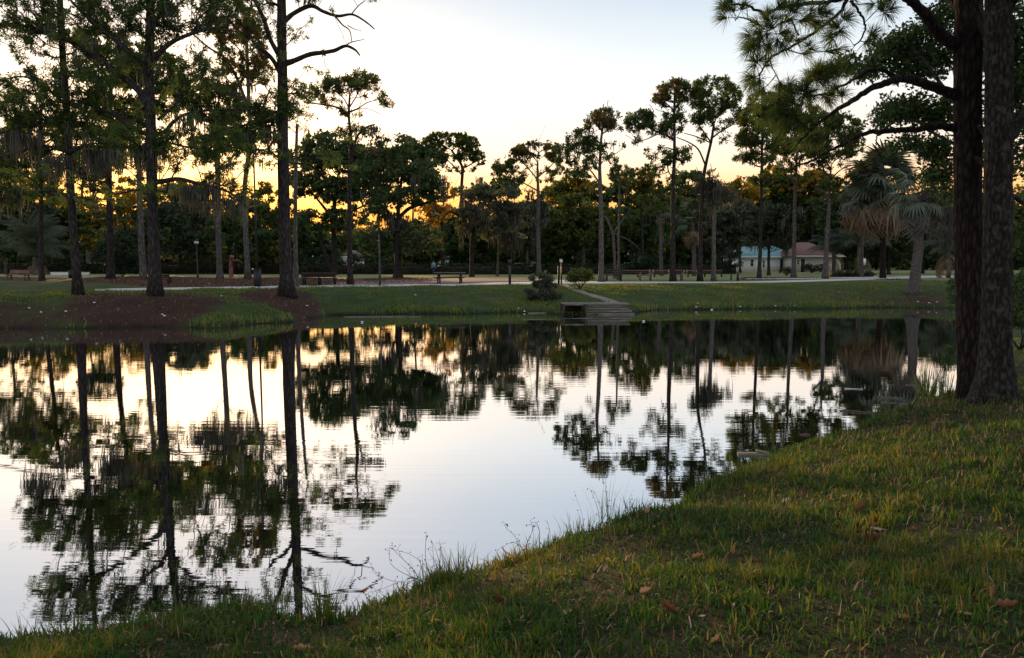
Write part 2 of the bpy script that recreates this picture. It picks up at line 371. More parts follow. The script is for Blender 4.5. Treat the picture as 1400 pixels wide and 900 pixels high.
# ================================================================== GROUND, WATER, PATHS
def polyw(px): return np.array([hit(a, b)[:2] for a, b in px])
def soft(P, poly, width):
    d, ins = seg_dist(P, poly); s = np.where(ins, d, -d); return sstep(s / width + .5)
STRAW = [  # pine straw and bare soil patches, outlined on the ground
    polyw([(188, 377), (300, 380), (420, 379), (470, 382), (560, 379), (620, 381), (570, 387), (455, 389), (350, 391), (225, 393), (120, 386), (110, 380)]),
    polyw([(-120, 377), (40, 379), (130, 381), (130, 386), (0, 384), (-120, 383)]),
    polyw([(325, 404), (372, 395), (425, 404), (440, 424), (428, 440), (400, 434), (370, 420), (338, 410)]),
    polyw([(110, 402), (250, 402), (320, 414), (290, 428), (250, 448), (90, 449), (60, 430), (90, 415)]),
    polyw([(-150, 418), (60, 414), (100, 425), (90, 450), (-150, 452)]),
    polyw([(1015, 379), (1120, 379), (1125, 381.5), (1010, 383)]),
    polyw([(1180, 379), (1250, 383), (1300, 386), (1250, 384), (1180, 382)]),
    polyw([(1060, 398), (1170, 398), (1300, 404), (1300, 418), (1180, 417), (1060, 416), (1020, 408)]),
    polyw([(1215, 402), (1280, 401), (1310, 412), (1300, 421), (1200, 418)]),
    polyw([(560, 394), (640, 393), (660, 400), (580, 402)]),
]
def straw_mask(x, y):
    P = np.stack([x, y], 1); m = np.zeros(len(x))
    for k, p in enumerate(STRAW):
        wgt = [1, .9, 1, .84, .62, .9, .8, .3, .5, .3][k]
        m = np.maximum(m, soft(P, p, 1.2) * wgt)
    m = m * (.42 + 1.15 * fbm(x * 1.1, y * .7, 31))
    return np.clip(m, 0, 1)
def axis(segs):
    out = []
    for a, b, s in segs: out.append(np.arange(a, b, s))
    return np.concatenate(out)
gx = axis([(-700, -200, 50), (-200, -80, 10), (-80, -40, 2), (-40, -8, .35), (-8, 9, .14), (9, 40, .35), (40, 80, 2), (80, 200, 10), (200, 701, 50)])
gy = axis([(-60, -10, 5), (-10, 0, 1), (0, 16, .14), (16, 26, .3), (26, 62, .3), (62, 140, 1.5), (140, 260, 8), (260, 1500, 60)])
XX, YY = np.meshgrid(gx, gy, indexing='xy')
xf, yf = XX.ravel(), YY.ravel(); hf = height(xf, yf)
nx, ny = len(gx), len(gy)
i = np.arange(ny - 1)[:, None] * nx; j = np.arange(nx - 1)[None]
quads = np.stack([i + j, i + j + 1, i + nx + j + 1, i + nx + j], -1).reshape(-1, 4)
msk = (np.abs(xf) < 90) & (yf < 110) & (yf > 0)
st = np.zeros(len(xf)); st[msk] = straw_mask(xf[msk], yf[msk])
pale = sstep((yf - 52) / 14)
m, nt, b = new_mat('lawn_and_soil')
v = coord(nt)
n1 = noise(nt, .8, 6, .65, v); n2 = noise(nt, 14, 5, .7, v); n3 = noise(nt, .25, 4, .6, v)
gcol = ramp(nt, n1, [(.28, (.018, .030, .009)), (.5, (.036, .055, .014)), (.64, (.055, .062, .022)), (.78, (.075, .056, .034))])
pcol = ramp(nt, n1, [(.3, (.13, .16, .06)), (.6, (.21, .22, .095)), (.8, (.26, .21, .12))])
scol = ramp(nt, n2, [(.25, (.012, .008, .006)), (.5, (.040, .022, .015)), (.68, (.078, .042, .028)), (.85, (.16, .10, .07))])
a1 = nd(nt, 'ShaderNodeAttribute', attribute_name='straw'); a2 = nd(nt, 'ShaderNodeAttribute', attribute_name='pale'); a3 = nd(nt, 'ShaderNodeAttribute', attribute_name='elev')
def mixc(f, a, c):
    x = nd(nt, 'ShaderNodeMix', data_type='RGBA'); nt.links.new(f, x.inputs[0]); nt.links.new(a, x.inputs[6])
    if isinstance(c, tuple): x.inputs[7].default_value = (*c, 1)
    else: nt.links.new(c, x.inputs[7])
    return x.outputs[2]
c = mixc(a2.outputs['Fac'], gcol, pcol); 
sm = nd(nt, 'ShaderNodeMath', operation='MULTIPLY_ADD'); nt.links.new(n2, sm.inputs[0]); sm.inputs[1].default_value = .9; 
sm2 = nd(nt, 'ShaderNodeMath', operation='MULTIPLY_ADD'); nt.links.new(a1.outputs['Fac'], sm2.inputs[0]); sm2.inputs[1].default_value = 2.2; sm2.inputs[2].default_value = -.95
nt.links.new(sm2.outputs[0], sm.inputs[2]); sm.use_clamp = True
c = mixc(sm.outputs[0], c, scol)
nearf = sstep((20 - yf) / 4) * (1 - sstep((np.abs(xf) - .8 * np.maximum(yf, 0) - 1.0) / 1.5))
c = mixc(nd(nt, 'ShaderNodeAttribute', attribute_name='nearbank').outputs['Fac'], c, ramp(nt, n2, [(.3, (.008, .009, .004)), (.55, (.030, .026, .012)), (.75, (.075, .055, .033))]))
wet = ramp(nt, a3.outputs['Fac'], [(.02, (1, 1, 1)), (.16, (0, 0, 0))])
c = mixc(wet, c, (.012, .010, .007))
nt.links.new(c, b.inputs['Base Color']); b.inputs['Roughness'].default_value = .95; b.inputs['Specular IOR Level'].default_value = .15
bump(nt, b, n2, .6, .05)
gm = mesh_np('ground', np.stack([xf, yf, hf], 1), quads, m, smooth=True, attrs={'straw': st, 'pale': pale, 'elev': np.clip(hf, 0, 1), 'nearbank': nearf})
tag(link('ground', gm), kind='structure')

# water sheet
wv = np.array([[-120, -40, 0], [60, -40, 0], [60, 70, 0], [-120, 70, 0.]])
m, nt, b = new_mat('pond_water')
out = nt.nodes['Material Output']
gl = nd(nt, 'ShaderNodeBsdfGlossy'); gl.inputs['Roughness'].default_value = .004; gl.inputs['Color'].default_value = (.90, .91, .94, 1)
b.inputs['Base Color'].default_value = (.006, .007, .005, 1); b.inputs['Roughness'].default_value = .9; b.inputs['Specular IOR Level'].default_value = 0
lw = nd(nt, 'ShaderNodeFresnel'); lw.inputs['IOR'].default_value = 2.6
rr = nd(nt, 'ShaderNodeMapRange'); nt.links.new(lw.outputs[0], rr.inputs[0]); rr.inputs[1].default_value = .18; rr.inputs[2].default_value = .5; rr.inputs[3].default_value = .74; rr.inputs[4].default_value = .95
mx = nd(nt, 'ShaderNodeMixShader'); nt.links.new(rr.outputs[0], mx.inputs[0]); nt.links.new(b.outputs[0], mx.inputs[1]); nt.links.new(gl.outputs[0], mx.inputs[2])
nt.links.new(mx.outputs[0], out.inputs[0])
w1 = noise(nt, 1.0, 2, .4, coord(nt, (.45, 7, 1))); w2 = noise(nt, 1.0, 2, .5, coord(nt, (2.2, 26, 1)))
w3 = noise(nt, 1.0, 2, .5, coord(nt, (.25, .5, 1)))
wr = ramp(nt, w3, [(.35, (.25, .25, .25)), (.65, (1, 1, 1))])
ad = nd(nt, 'ShaderNodeMath', operation='MULTIPLY_ADD'); nt.links.new(w2, ad.inputs[0]); ad.inputs[1].default_value = .16; nt.links.new(w1, ad.inputs[2])
ml = nd(nt, 'ShaderNodeMath', operation='MULTIPLY'); nt.links.new(ad.outputs[0], ml.inputs[0]); nt.links.new(wr, ml.inputs[1])
bp = nd(nt, 'ShaderNodeBump'); bp.inputs['Strength'].default_value = 1; bp.inputs['Distance'].default_value = .0011
nt.links.new(ml.outputs[0], bp.inputs['Height']); nt.links.new(bp.outputs[0], gl.inputs['Normal'])
tag(link('water', mesh_np('water', wv, np.array([[0, 1, 2, 3]]), m)), kind='structure')

# ribbons laid over the ground
def ribbon(name, A, B, mat, lift=.02, step=.6, rows=4, attrs=None):
    """A, B: world polylines (near edge, far edge)"""
    n = max(8, int(np.linalg.norm(np.diff(A, axis=0), axis=1).sum() / step))
    a = smooth_path(np.c_[A, np.zeros(len(A))], n)[:, :2]; c = smooth_path(np.c_[B, np.zeros(len(B))], n)[:, :2]
    L = [a * (1 - t) + c * t for t in np.linspace(0, 1, rows)]
    P = np.stack(L, 1).reshape(-1, 2); z = height(P[:, 0], P[:, 1]) + lift
    i = np.arange(n - 1)[:, None] * rows; j = np.arange(rows - 1)[None]
    q = np.stack([i + j, i + rows + j, i + rows + j + 1, i + j + 1], -1).reshape(-1, 4)
    edge = np.concatenate([np.arange(n) * rows, ]); v = np.c_[P, z]
    # skirts down into the soil so the slab has an edge
    e1 = np.arange(n) * rows; e2 = e1 + rows - 1
    v = np.concatenate([v, v[e1] - [0, 0, .12], v[e2] - [0, 0, .12]]); k = n * rows
    s1 = np.stack([e1[:-1], k + np.arange(n - 1), k + 1 + np.arange(n - 1), e1[1:]], 1)
    s2 = np.stack([e2[:-1], e2[1:], k + n + 1 + np.arange(n - 1), k + n + np.arange(n - 1)], 1)
    return tag(link(name, mesh_np(name, v, np.concatenate([q, s1, s2]), mat, smooth=False)), kind='structure')
nearE = polyw([(130, 398), (225, 396.4), (350, 394.2), (500, 392.4), (620, 391), (700, 389.6), (780, 388.6), (860, 387.8), (1000, 387.2), (1080, 386), (1160, 383.5), (1240, 380.8), (1310, 380), (1420, 380)])
farE = polyw([(130, 396.2), (225, 394.4), (350, 392.2), (500, 390.2), (620, 388.6), (700, 386.6), (780, 385.6), (860, 385.6), (1000, 385.6), (1080, 384), (1160, 381.4), (1240, 378.5), (1310, 377.6), (1420, 377.6)])
ribbon('path', nearE, farE, M['concrete'], .03)
mb, nt, b = new_mat('brick_paving')
bt = nd(nt, 'ShaderNodeTexBrick'); bt.inputs['Scale'].default_value = 4; nt.links.new(coord(nt), bt.inputs['Vector'])
bt.inputs['Color1'].default_value = (.17, .10, .10, 1); bt.inputs['Color2'].default_value = (.23, .14, .14, 1); bt.inputs['Mortar'].default_value = (.12, .10, .10, 1)
nt.links.new(bt.outputs[0], b.inputs['Base Color']); b.inputs['Roughness'].default_value = .9
ribbon('brick_plaza', polyw([(455, 390.6), (500, 390.2), (620, 388.6), (700, 386.6), (760, 385.8)]), polyw([(455, 386.5), (520, 384), (620, 381.2), (690, 381.6), (760, 384.4)]), mb, .022)
ribbon('plaza_spur', polyw([(690, 386.4), (740, 385.7), (790, 385.5)]), polyw([(690, 382.6), (740, 382.8), (790, 383.4)]), M['concrete'], .018)
ribbon('lawn_path', polyw([(1020, 381.8), (1060, 381.6), (1130, 381), (1200, 379.5)]), polyw([(1020, 380.9), (1060, 380.7), (1130, 380), (1200, 378.6)]), M['concrete'], .018)
ribbon('dirt_trail', polyw([(768, 390), (779, 396), (796, 402), (818, 409), (830, 414)]), polyw([(776, 390), (789, 396), (806, 402), (832, 409), (846, 414)]), M['dirt'], .03, .3)

# ------------------------------------------------------------------ grass blades
def blades(name, P, L, W, mat, tone, lean=.55, kind='stuff', segs=2, label=None, cat=None):
    """P (n,3) roots; L, W arrays; one bent blade of 2 quads/tri each"""
    n = len(P); a = rng.uniform(0, 2 * np.pi, n); la = rng.uniform(0, 2 * np.pi, n)
    side = np.c_[np.cos(a), np.sin(a), np.zeros(n)] * W[:, None] / 2
    ln = np.abs(rng.normal(0, lean, n)); ln = np.clip(ln, 0, 1.35)
    d1 = np.c_[np.cos(la) * np.sin(ln * .5), np.sin(la) * np.sin(ln * .5), np.cos(ln * .5)]
    d2 = np.c_[np.cos(la) * np.sin(ln * 1.4), np.sin(la) * np.sin(ln * 1.4), np.cos(ln * 1.4)]
    mid = P + d1 * (L * .5)[:, None]; tip = mid + d2 * (L * .5)[:, None]
    v = np.stack([P - side, P + side, mid - side * .75, mid + side * .75, tip], 1).reshape(-1, 3)
    b = np.arange(n)[:, None] * 5
    q = b + np.array([[0, 1, 3, 2]]); t = b + np.array([[2, 3, 4]])
    me = mesh_np(name, v, [q, t], mat, tone=np.concatenate([tone, tone]))
    return tag(link(name, me), label, cat, kind=kind)
def scatter(n, x0, x1, y0, y1, dens=None):
    x = rng.uniform(x0, x1, n); y = rng.uniform(y0, y1, n); return x, y
def infrustum(x, y, m=1.12, ymin=1.8):
    return (y > ymin) & (np.abs(x) < y * .7 * m + .9)
# near lawn: density falls with distance, blade width grows
X = []; 
def near_patch(n, y0, y1, W, Lm):
    x = rng.uniform(-.86 * y1, .88 * y1, n); y = rng.uniform(y0, y1, n)
    k = infrustum(x, y); x, y = x[k], y[k]
    z = height(x, y); d, ins = seg_dist(np.c_[x, y], POND)
    k = (~ins) & (z > .0) & (y < 24)
    clump = fbm(x * 1.6, y * 1.6, 41, 3)
    thin = fbm(x * .8 + 7, y * .8, 43, 3)
    k &= rng.uniform(0, 1, len(x)) < np.clip(.3 + 2.6 * (clump - .33), .4, 1)
    x, y, z, clump, thin, d = x[k], y[k], z[k], clump[k], thin[k], d[k]
    fine = vnoise(x * 7, y * 7, 91); h = Lm * rng.uniform(.5, 1.3, len(x)) * (.22 + .7 * clump + 1.15 * fine ** 2) * (1 + .9 * np.exp(-d / .25))
    wd = W * rng.uniform(.6, 1.3, len(x))
    tone = np.clip(.40 + (clump - .5) * .5 + (thin - .5) * .95 + (fine - .5) * .55 + rng.normal(0, .13, len(x)), 0, .84)
    dry = rng.uniform(0, 1, len(x)) < (.05 + .5 * np.clip(thin - .52, 0, 1)); tone[dry] = rng.uniform(.86, 1, dry.sum())
    return np.c_[x, y, z - .008], h, wd, tone
for args in [(84000, 1.9, 4.6, .0105, .078), (106000, 4.6, 8.5, .0145, .08), (80000, 8.5, 15, .019, .085), (30000, 15, 23, .03, .09)]:
    P, L, Wd, tn = near_patch(*args); blades('lawn_grass', P, L, Wd, M['grass'], tn, .95)
# scattered coarse tufts standing above the turf
tc_ = rng.uniform(-4, 10, 700), rng.uniform(2.4, 12, 700); xx_ = np.repeat(tc_[0], 14) + rng.normal(0, .035, 9800); yy_ = np.repeat(tc_[1], 14) + rng.normal(0, .035, 9800)
k = infrustum(xx_, yy_); xx_, yy_ = xx_[k], yy_[k]; d, ins = seg_dist(np.c_[xx_, yy_], POND); k = ~ins; xx_, yy_ = xx_[k], yy_[k]; D_ = np.hypot(xx_, yy_)
blades('coarse_grass_tufts', np.c_[xx_, yy_, height(xx_, yy_) - .01], rng.uniform(.07, .17, len(xx_)), .0045 + .0011 * D_, M['grass'], np.clip(rng.normal(.45, .22, len(xx_)), 0, 1), .75)
# longer fringe along the near water edge
ns = POND[:len(near)]; seg = np.linalg.norm(np.diff(ns, axis=0), axis=1)
def along(n, lo=0, hi=None, off=(0.0, .25)):
    cum = np.concatenate([[0], np.cumsum(seg)]); hi_ = cum[-1] if hi is None else hi
    u = rng.uniform(lo, hi_, n); x = np.interp(u, cum, ns[:, 0]); y = np.interp(u, cum, ns[:, 1])
    dx = np.interp(u + .05, cum, ns[:, 0]) - x; dy = np.interp(u + .05, cum, ns[:, 1]) - y
    l = np.hypot(dx, dy) + 1e-9; o = rng.uniform(*off, n); return x + dy / l * o, y - dx / l * o, u
x, y, u = along(16000); k = infrustum(x, y, 1.1, 3) & (vnoise(u * 1.3, u * 0, 8) > .38); x, y, u = x[k], y[k], u[k]
dist = np.hypot(x, y); z = np.maximum(height(x, y), -.03) - .01
hh = .06 + .13 * vnoise(u * 2.1, u * 0, 12) * rng.uniform(.4, 1.3, len(x))
tn = np.clip(.45 + rng.normal(0, .2, len(x)), 0, 1)
blades('bank_fringe_grass', np.c_[x, y, z], hh, .0035 + .0011 * dist, M['grass'], tn, .5)

# far bank grass, with longer growth at the water
def far_blades(n, x0, x1, y0, y1, L, W):
    x = rng.uniform(x0, x1, n); y = rng.uniform(y0, y1, n); k = infrustum(x, y, 1.15, 20); x, y = x[k], y[k]
    d, ins = seg_dist(np.c_[x, y], POND); k = (~ins) & (d < 10) & (d > .03)
    s = straw_mask(x, y); k &= (rng.uniform(0, 1, len(x)) > s * 1.7); cl = fbm(x * .7, y * .7, 77, 3)
    k &= rng.uniform(0, 1, len(x)) < np.clip(2.4 * (cl - .25), .1, 1)
    x, y, d, cl = x[k], y[k], d[k], cl[k]; z = height(x, y) - .01
    h = L * (.5 + cl) * rng.uniform(.5, 1.3, len(x)) * (1 + 1.9 * np.exp(-d / .5)); 
    tn = np.clip(.5 + (cl - .5) * 1.2 + rng.normal(0, .2, len(x)), 0, 1)
    blades('far_bank_grass', np.c_[x, y, z], h, W * rng.uniform(.6, 1.4, len(x)), M['bank_grass'], tn, .5)
far_blades(170000, -32, 34, 26, 50, .10, .045)
# pine straw and litter: little sticks and chips on the bare soil
n = 70000; x = rng.uniform(-34, 34, n); y = rng.uniform(26, 62, n); k = infrustum(x, y, 1.1, 20); x, y = x[k], y[k]
s = straw_mask(x, y); d, ins = seg_dist(np.c_[x, y], POND); k = (~ins) & (rng.uniform(0, 1, len(x)) < s * .8); x, y = x[k], y[k]
tn = rng.uniform(0, .8, len(x)); 
blades('pine_straw_litter', np.c_[x, y, height(x, y) + .01], rng.uniform(.05, .2, len(x)), rng.uniform(.02, .055, len(x)), M['dead_leaf'], tn ** 1.6, 1.1)
n = 26000; x = rng.uniform(-6, 12, n); y = rng.uniform(2, 14, n); k = infrustum(x, y); x, y = x[k], y[k]
d, ins = seg_dist(np.c_[x, y], POND); k = (~ins); x, y = x[k], y[k]
blades('dry_thatch', np.c_[x, y, height(x, y) + .012], rng.uniform(.03, .12, len(x)), rng.uniform(.002, .006, len(x)) * (1 + np.hypot(x, y) * .12), M['dead_leaf'], np.clip(rng.normal(.45, .25, len(x)), 0, 1), 1.3)

# ================================================================== TREES
def rand_unit(n):
    v = rng.normal(size=(n, 3)); return v / np.linalg.norm(v, axis=1)[:, None]
def needles(P, D, K, L, Wd, spread=.8, tri=False):
    n = len(P); d = np.repeat(D, K, 0) * .75 + rng.normal(0, spread, (n * K, 3)); d[:, 2] += .15
    d /= np.linalg.norm(d, axis=1)[:, None] + 1e-9
    p = np.repeat(P, K, 0); l = L * rng.uniform(.6, 1.15, n * K)
    s = np.cross(d, rand_unit(n * K)); s /= np.linalg.norm(s, axis=1)[:, None] + 1e-9; s *= (Wd / 2)
    if tri:
        e = p + d * l[:, None]; v = np.stack([p, e - s, e + s], 1).reshape(-1, 3); return v, (np.arange(n * K) * 3)[:, None] + np.array([[0, 1, 2]])
    mid = p + d * (l * .55)[:, None]
    v = np.stack([p, mid - s, p + d * l[:, None], mid + s], 1).reshape(-1, 3)   # slim diamond
    q = (np.arange(n * K) * 4)[:, None] + np.array([[0, 1, 2, 3]])
    return v, q
def leafcloud(P, rad, K, s, asp=.55, flat=.6, tri=False):
    n = len(P) * K; c = np.repeat(P, K, 0) + rand_unit(n) * (rng.uniform(0, 1, n) ** .5)[:, None] * rad * np.array([1, 1, flat])
    a = rand_unit(n); b_ = np.cross(a, rand_unit(n)); b_ /= np.linalg.norm(b_, axis=1)[:, None] + 1e-9
    sz = s * rng.uniform(.6, 1.35, n)
    if tri:
        v = np.stack([c - a * sz[:, None] * .5, c + b_ * (sz * asp)[:, None], c + a * sz[:, None] * .5], 1).reshape(-1, 3); return v, (np.arange(n) * 3)[:, None] + np.array([[0, 1, 2]])
    v = np.stack([c - a * sz[:, None] * .5, c + b_ * (sz * asp * .5)[:, None], c + a * sz[:, None] * .5, c - b_ * (sz * asp * .5)[:, None]], 1).reshape(-1, 3)
    return v, (np.arange(n) * 4)[:, None] + np.array([[0, 1, 2, 3]])
def moss_strips(P, K, L, W, spread=.18):
    n = len(P) * K; p = np.repeat(P, K, 0) + np.c_[rng.normal(0, spread, (n, 2)), rng.normal(0, .05, n)]
    l = np.repeat(L, K) * rng.uniform(.35, 1.1, n); a = rng.uniform(0, np.pi, n); wd = W * rng.uniform(.5, 1.4, n)
    s = np.c_[np.cos(a), np.sin(a), np.zeros(n)] * wd[:, None]
    o = rng.normal(0, .05, (n, 3)) * l[:, None]; o[:, 2] = 0
    m1 = p - np.c_[np.zeros((n, 2)), l * .45] + o; m2 = p - np.c_[np.zeros((n, 2)), l * .8] + o * .3; t = p - np.c_[np.zeros((n, 2)), l] - o * .6
    v = np.stack([p - s * .4, p + s * .4, m1 - s * .5, m1 + s * .5, m2 - s * .25, m2 + s * .25, t], 1).reshape(-1, 3)
    b = (np.arange(n) * 7)[:, None]
    return v, [np.concatenate([b + np.array([[0, 1, 3, 2]]), b + np.array([[2, 3, 5, 4]])]), b + np.array([[4, 5, 6]])]

class Skel:
    def __init__(s, cap=30000):
        s.pos = np.zeros((cap, 3)); s.par = np.full(cap, -1); s.path = np.zeros(cap); s.rad = np.zeros(cap); s.fix = np.zeros(cap, bool); s.ok = np.ones(cap, bool); s.n = 0
    def add(s, p, par, path, rad=0, fix=False, ok=True):
        i = s.n; s.pos[i] = p; s.par[i] = par; s.path[i] = path; s.rad[i] = rad; s.fix[i] = fix; s.ok[i] = ok; s.n += 1; return i
    def polyline(s, P, r, par=-1, ok_from=0, path0=0, pw=1.0):
        last = par; path = path0
        for k, p in enumerate(P):
            if k: path += np.linalg.norm(P[k] - P[k - 1]) * pw
            last = s.add(p, last, path, r[k], True, k >= ok_from)
    def grow(s, T, bf=.4, seg=.45, rise=.35, sag=.04, tipr=.02, exp=.46, wig=.07):
        order = np.argsort([np.min(np.linalg.norm(s.pos[:s.n][s.ok[:s.n]] - t, axis=1)) for t in T])
        tips = []
        for t in T[order]:
            n = s.n; P = s.pos[:n]; dv = P - t
            hd = np.hypot(dv[:, 0], dv[:, 1])
            q = dv.copy(); q[:, 2] += rise * hd
            cost = np.linalg.norm(q, axis=1) + bf * s.path[:n] + np.where(s.ok[:n], 0, 1e6)
            j = int(np.argmin(cost)); L = np.linalg.norm(dv[j]); k = max(1, int(math.ceil(L / seg)))
            prev = j; path = s.path[j]; p0 = P[j].copy(); off = rng.normal(0, wig * L, 3); off[2] -= sag * L * (1 if rng.random() < .7 else -1)
            for m in range(1, k + 1):
                f = m / k; pp = p0 * (1 - f) + t * f + off * 4 * f * (1 - f) * .5 + rng.normal(0, .02 * seg + .012 * L, 3) * (m < k)
                path += L / k; prev = s.add(pp, prev, path)
            tips.append(prev)
        cnt = np.zeros(s.n); cnt[tips] = 1
        for i in range(s.n - 1, -1, -1):
            if s.par[i] >= 0 and not s.fix[i]: cnt[s.par[i]] += cnt[i]
        for i in range(s.n):
            if not s.fix[i]:
                r = tipr * max(cnt[i], 1) ** exp
                pr = s.rad[s.par[i]]; s.rad[i] = min(r, pr * (.6 if s.fix[s.par[i]] else 1.0))
        return np.array(tips)
    def edges(s):
        i = np.arange(s.n); k = (~s.fix[:s.n]) & (s.par[:s.n] >= 0); i = i[k]; p = s.par[i]
        r0 = np.where(s.fix[p], s.rad[i], s.rad[p]); return s.pos[p], s.pos[i], r0, s.rad[i]

def blob_targets(blobs, Y, mpp, cell, dens, hollow, thick):
    """blobs in photo pixels at depth Y -> cluster centres in the world (with real depth)"""
    out = []
    for bl in blobs:
        px, py, rx, ry = bl[:4]; dd = bl[4] if len(bl) > 4 else 1.0; dy = bl[5] if len(bl) > 5 else 0
        c = V(px, py, Y + dy); Rx, Ry = rx * mpp, ry * mpp; Rd = Rx * thick
        n = max(2, int(dens * dd * 1.25 * (Rx * Ry * np.pi) / (np.pi * cell ** 2)))
        u = rand_unit(n * 3); rr = rng.uniform(hollow, 1, n * 3) ** (1 / 2.2)
        p = u * rr[:, None]
        keep = p[:, 2] > -.75
        p = p[keep][:n]
        out.append(c + p * np.array([Rx, Rd, Ry]))
    out = np.concatenate(out); s_ = 1.0 / (cell * 2.6)
    v_ = vnoise(out[:, 0] * s_ + 50, out[:, 2] * s_ + 50 + out[:, 1] * .7 * s_, 23) + .5 * vnoise(out[:, 0] * s_ * 2 + 9, out[:, 2] * s_ * 2 - out[:, 1] * s_, 29)
    k = v_ > .47
    return out[k] if k.sum() > 3 else out
DENS = {'pine': 2.7, 'oak': 2.4}
STYLE = {  # cell radius, tufts per cell, fn
    'pine': dict(cell=.29, hollow=.45, rise=.55, bf=.35),
    'oak': dict(cell=.6, hollow=.1, rise=.3, bf=.3),
}
def tree(name, label, base, trunk, blobs, w0, w1, style='pine', leaf='pine', brk='bark', dens=1.0, thick=.9, limbs=(), moss=0, mossL=1.2, ok_from=.45,
         cat='tree', group=None, fine=1.0, Y=None, leaf2=None, tipr=None, cell=None, hollow=None, flare=True, mosspts=(), K=None, rise=None, bf=None):
    if Y is None: bp = hit(*base); Y = bp[1]
    else: bp = V(base[0], base[1], Y); bp[2] = gz(bp[0], bp[1])
    mpp = Y / F
    st = STYLE[style]; cell = cell or st['cell']; hollow = st['hollow'] if hollow is None else hollow
    root = thing(name, label, cat, tuple(bp), 0, group); w0 = w0 * .84
    # trunk
    tp = [bp - [0, 0, .15]] + [V(px, py, Y + rng.normal(0, .15)) for px, py in trunk]
    if w0 * mpp < .12: w0 = .12 / mpp
    n = 26; TP = smooth_path(tp, n)
    f = np.linspace(0, 1, n); hgt = TP[:, 2] - bp[2]
    r = (w0 * (1 - f) + w1 * f) * mpp / 2
    r = r * (1 + (.6 * np.exp(-np.clip(hgt, 0, 9) / .4) if flare else 0))
    B = MB(); k = 12 if Y < 60 else 8
    v, q, t = tube_geo(TP - bp, r, k, True, .10); B.add(v, q, t)
    S = Skel(); S.polyline(TP, r, ok_from=int(n * ok_from), pw=.25)
    for lb in limbs:
        pts, lr0, lr1 = lb[0], lb[1], lb[2]; dys = lb[3] if len(lb) > 3 else 0
        P = np.array([V(px, py, Y + dys * (i / max(len(pts) - 1, 1)) + rng.normal(0, .05)) for i, (px, py) in enumerate(pts)])
        # start the limb inside the trunk
        jn = np.argmin(np.linalg.norm(TP - P[0], axis=1)); P[0] = P[0] * .3 + (TP[jn] if np.linalg.norm(TP[jn] - P[0]) < 1.2 else P[0]) * .7
        m_ = max(5, len(pts) * 4); LP = smooth_path(P, m_); lr = np.linspace(lr0, lr1, m_) * mpp / 2
        v, q, t = tube_geo(LP - bp, lr, 7, True, .12); B.add(v, q, t)
        S.polyline(LP, lr, ok_from=2, path0=S.path[jn], pw=.6)
    crown_pts = None
    if blobs:
        T = blob_targets(blobs, Y, mpp, cell, dens * DENS[style], hollow, thick)
        lo, hi = T.min(0), T.max(0); ne = int(len(T) * .07)
        if style == 'pine' and len(T) > 30:   # stray tufts below and around the crown, and bare twigs
            ex = np.c_[rng.uniform(lo[0], hi[0], ne), rng.uniform(lo[1], hi[1], ne), lo[2] - (hi[2] - lo[2]) * rng.uniform(-.5, .35, ne)]
            ex[:, 2] = np.maximum(ex[:, 2], np.maximum(np.percentile(T[:, 2], 4) - 1.5, bp[2] + 4.5))
            ax = np.array([np.interp(z_, TP[:, 2], TP[:, 0]) for z_ in ex[:, 2]]); ex[:, 0] = ax + (ex[:, 0] - ax) * .6
            T = np.concatenate([T, ex])
        nb = int(len(T) * .16); bare = T[rng.integers(0, len(T), nb)] + rng.normal(0, cell * 2.2, (nb, 3))
        S.grow(np.concatenate([T, bare]), bf=bf or st['bf'], rise=st['rise'] if rise is None else rise, seg=.5 if Y > 50 else .35, tipr=tipr or (.022 if Y > 45 else .012))
        crown_pts = T
        e = S.edges(); v, q = prisms(*[a - bp if a.ndim == 2 else a for a in e], k=4 if Y < 60 else 3); B.add(v, q)
    link('trunk', B.mesh('trunk', M[brk], smooth=True), root)
    if blobs:
        ctr = T.mean(0); D = T - ctr; D /= np.linalg.norm(D, axis=1)[:, None] + 1e-9
        if style == 'pine':
            Kt = max(3, int(5 * fine)); Pt = np.repeat(T, Kt, 0) + rand_unit(len(T) * Kt) * (rng.uniform(.1, 1, len(T) * Kt) * np.repeat(rng.uniform(.5, 1.75, len(T)), Kt) * cell)[:, None] * [1, 1, .75]
            ln = .30 if Y > 45 else .26; wd = .0016 * Y if Y > 45 else .042
            v, q = needles(Pt - bp, np.repeat(D, Kt, 0), K or 9, ln, wd, tri=Y > 45); per = Kt * (K or 9)
        else:
            per = int((K or 34) * fine); v, q = leafcloud(T - bp, np.repeat(rng.uniform(.55, 1.6, len(T)), per)[:, None] * cell, per, .0046 * Y if Y > 45 else .2, .7, tri=Y > 45)
        tn = np.repeat(rng.normal(.48, .16, len(T)), per) + rng.normal(0, .12, len(q)); tn = np.clip(tn, 0, 1)
        if leaf2:   # some clusters carry the second leaf colour
            sel = np.repeat(leaf2[1](T), per) & (rng.uniform(0, 1, len(q)) < .62)
            me = mesh_np('crown', v, q[~sel], M[leaf], tone=tn[~sel]); link('crown', me, root)
            if sel.any(): me = mesh_np('amber_foliage', v, q[sel], M[leaf2[0]], tone=tn[sel]); link('amber_foliage', me, root)
        else:
            link('crown', mesh_np('crown', v, q, M[leaf], tone=tn), root)
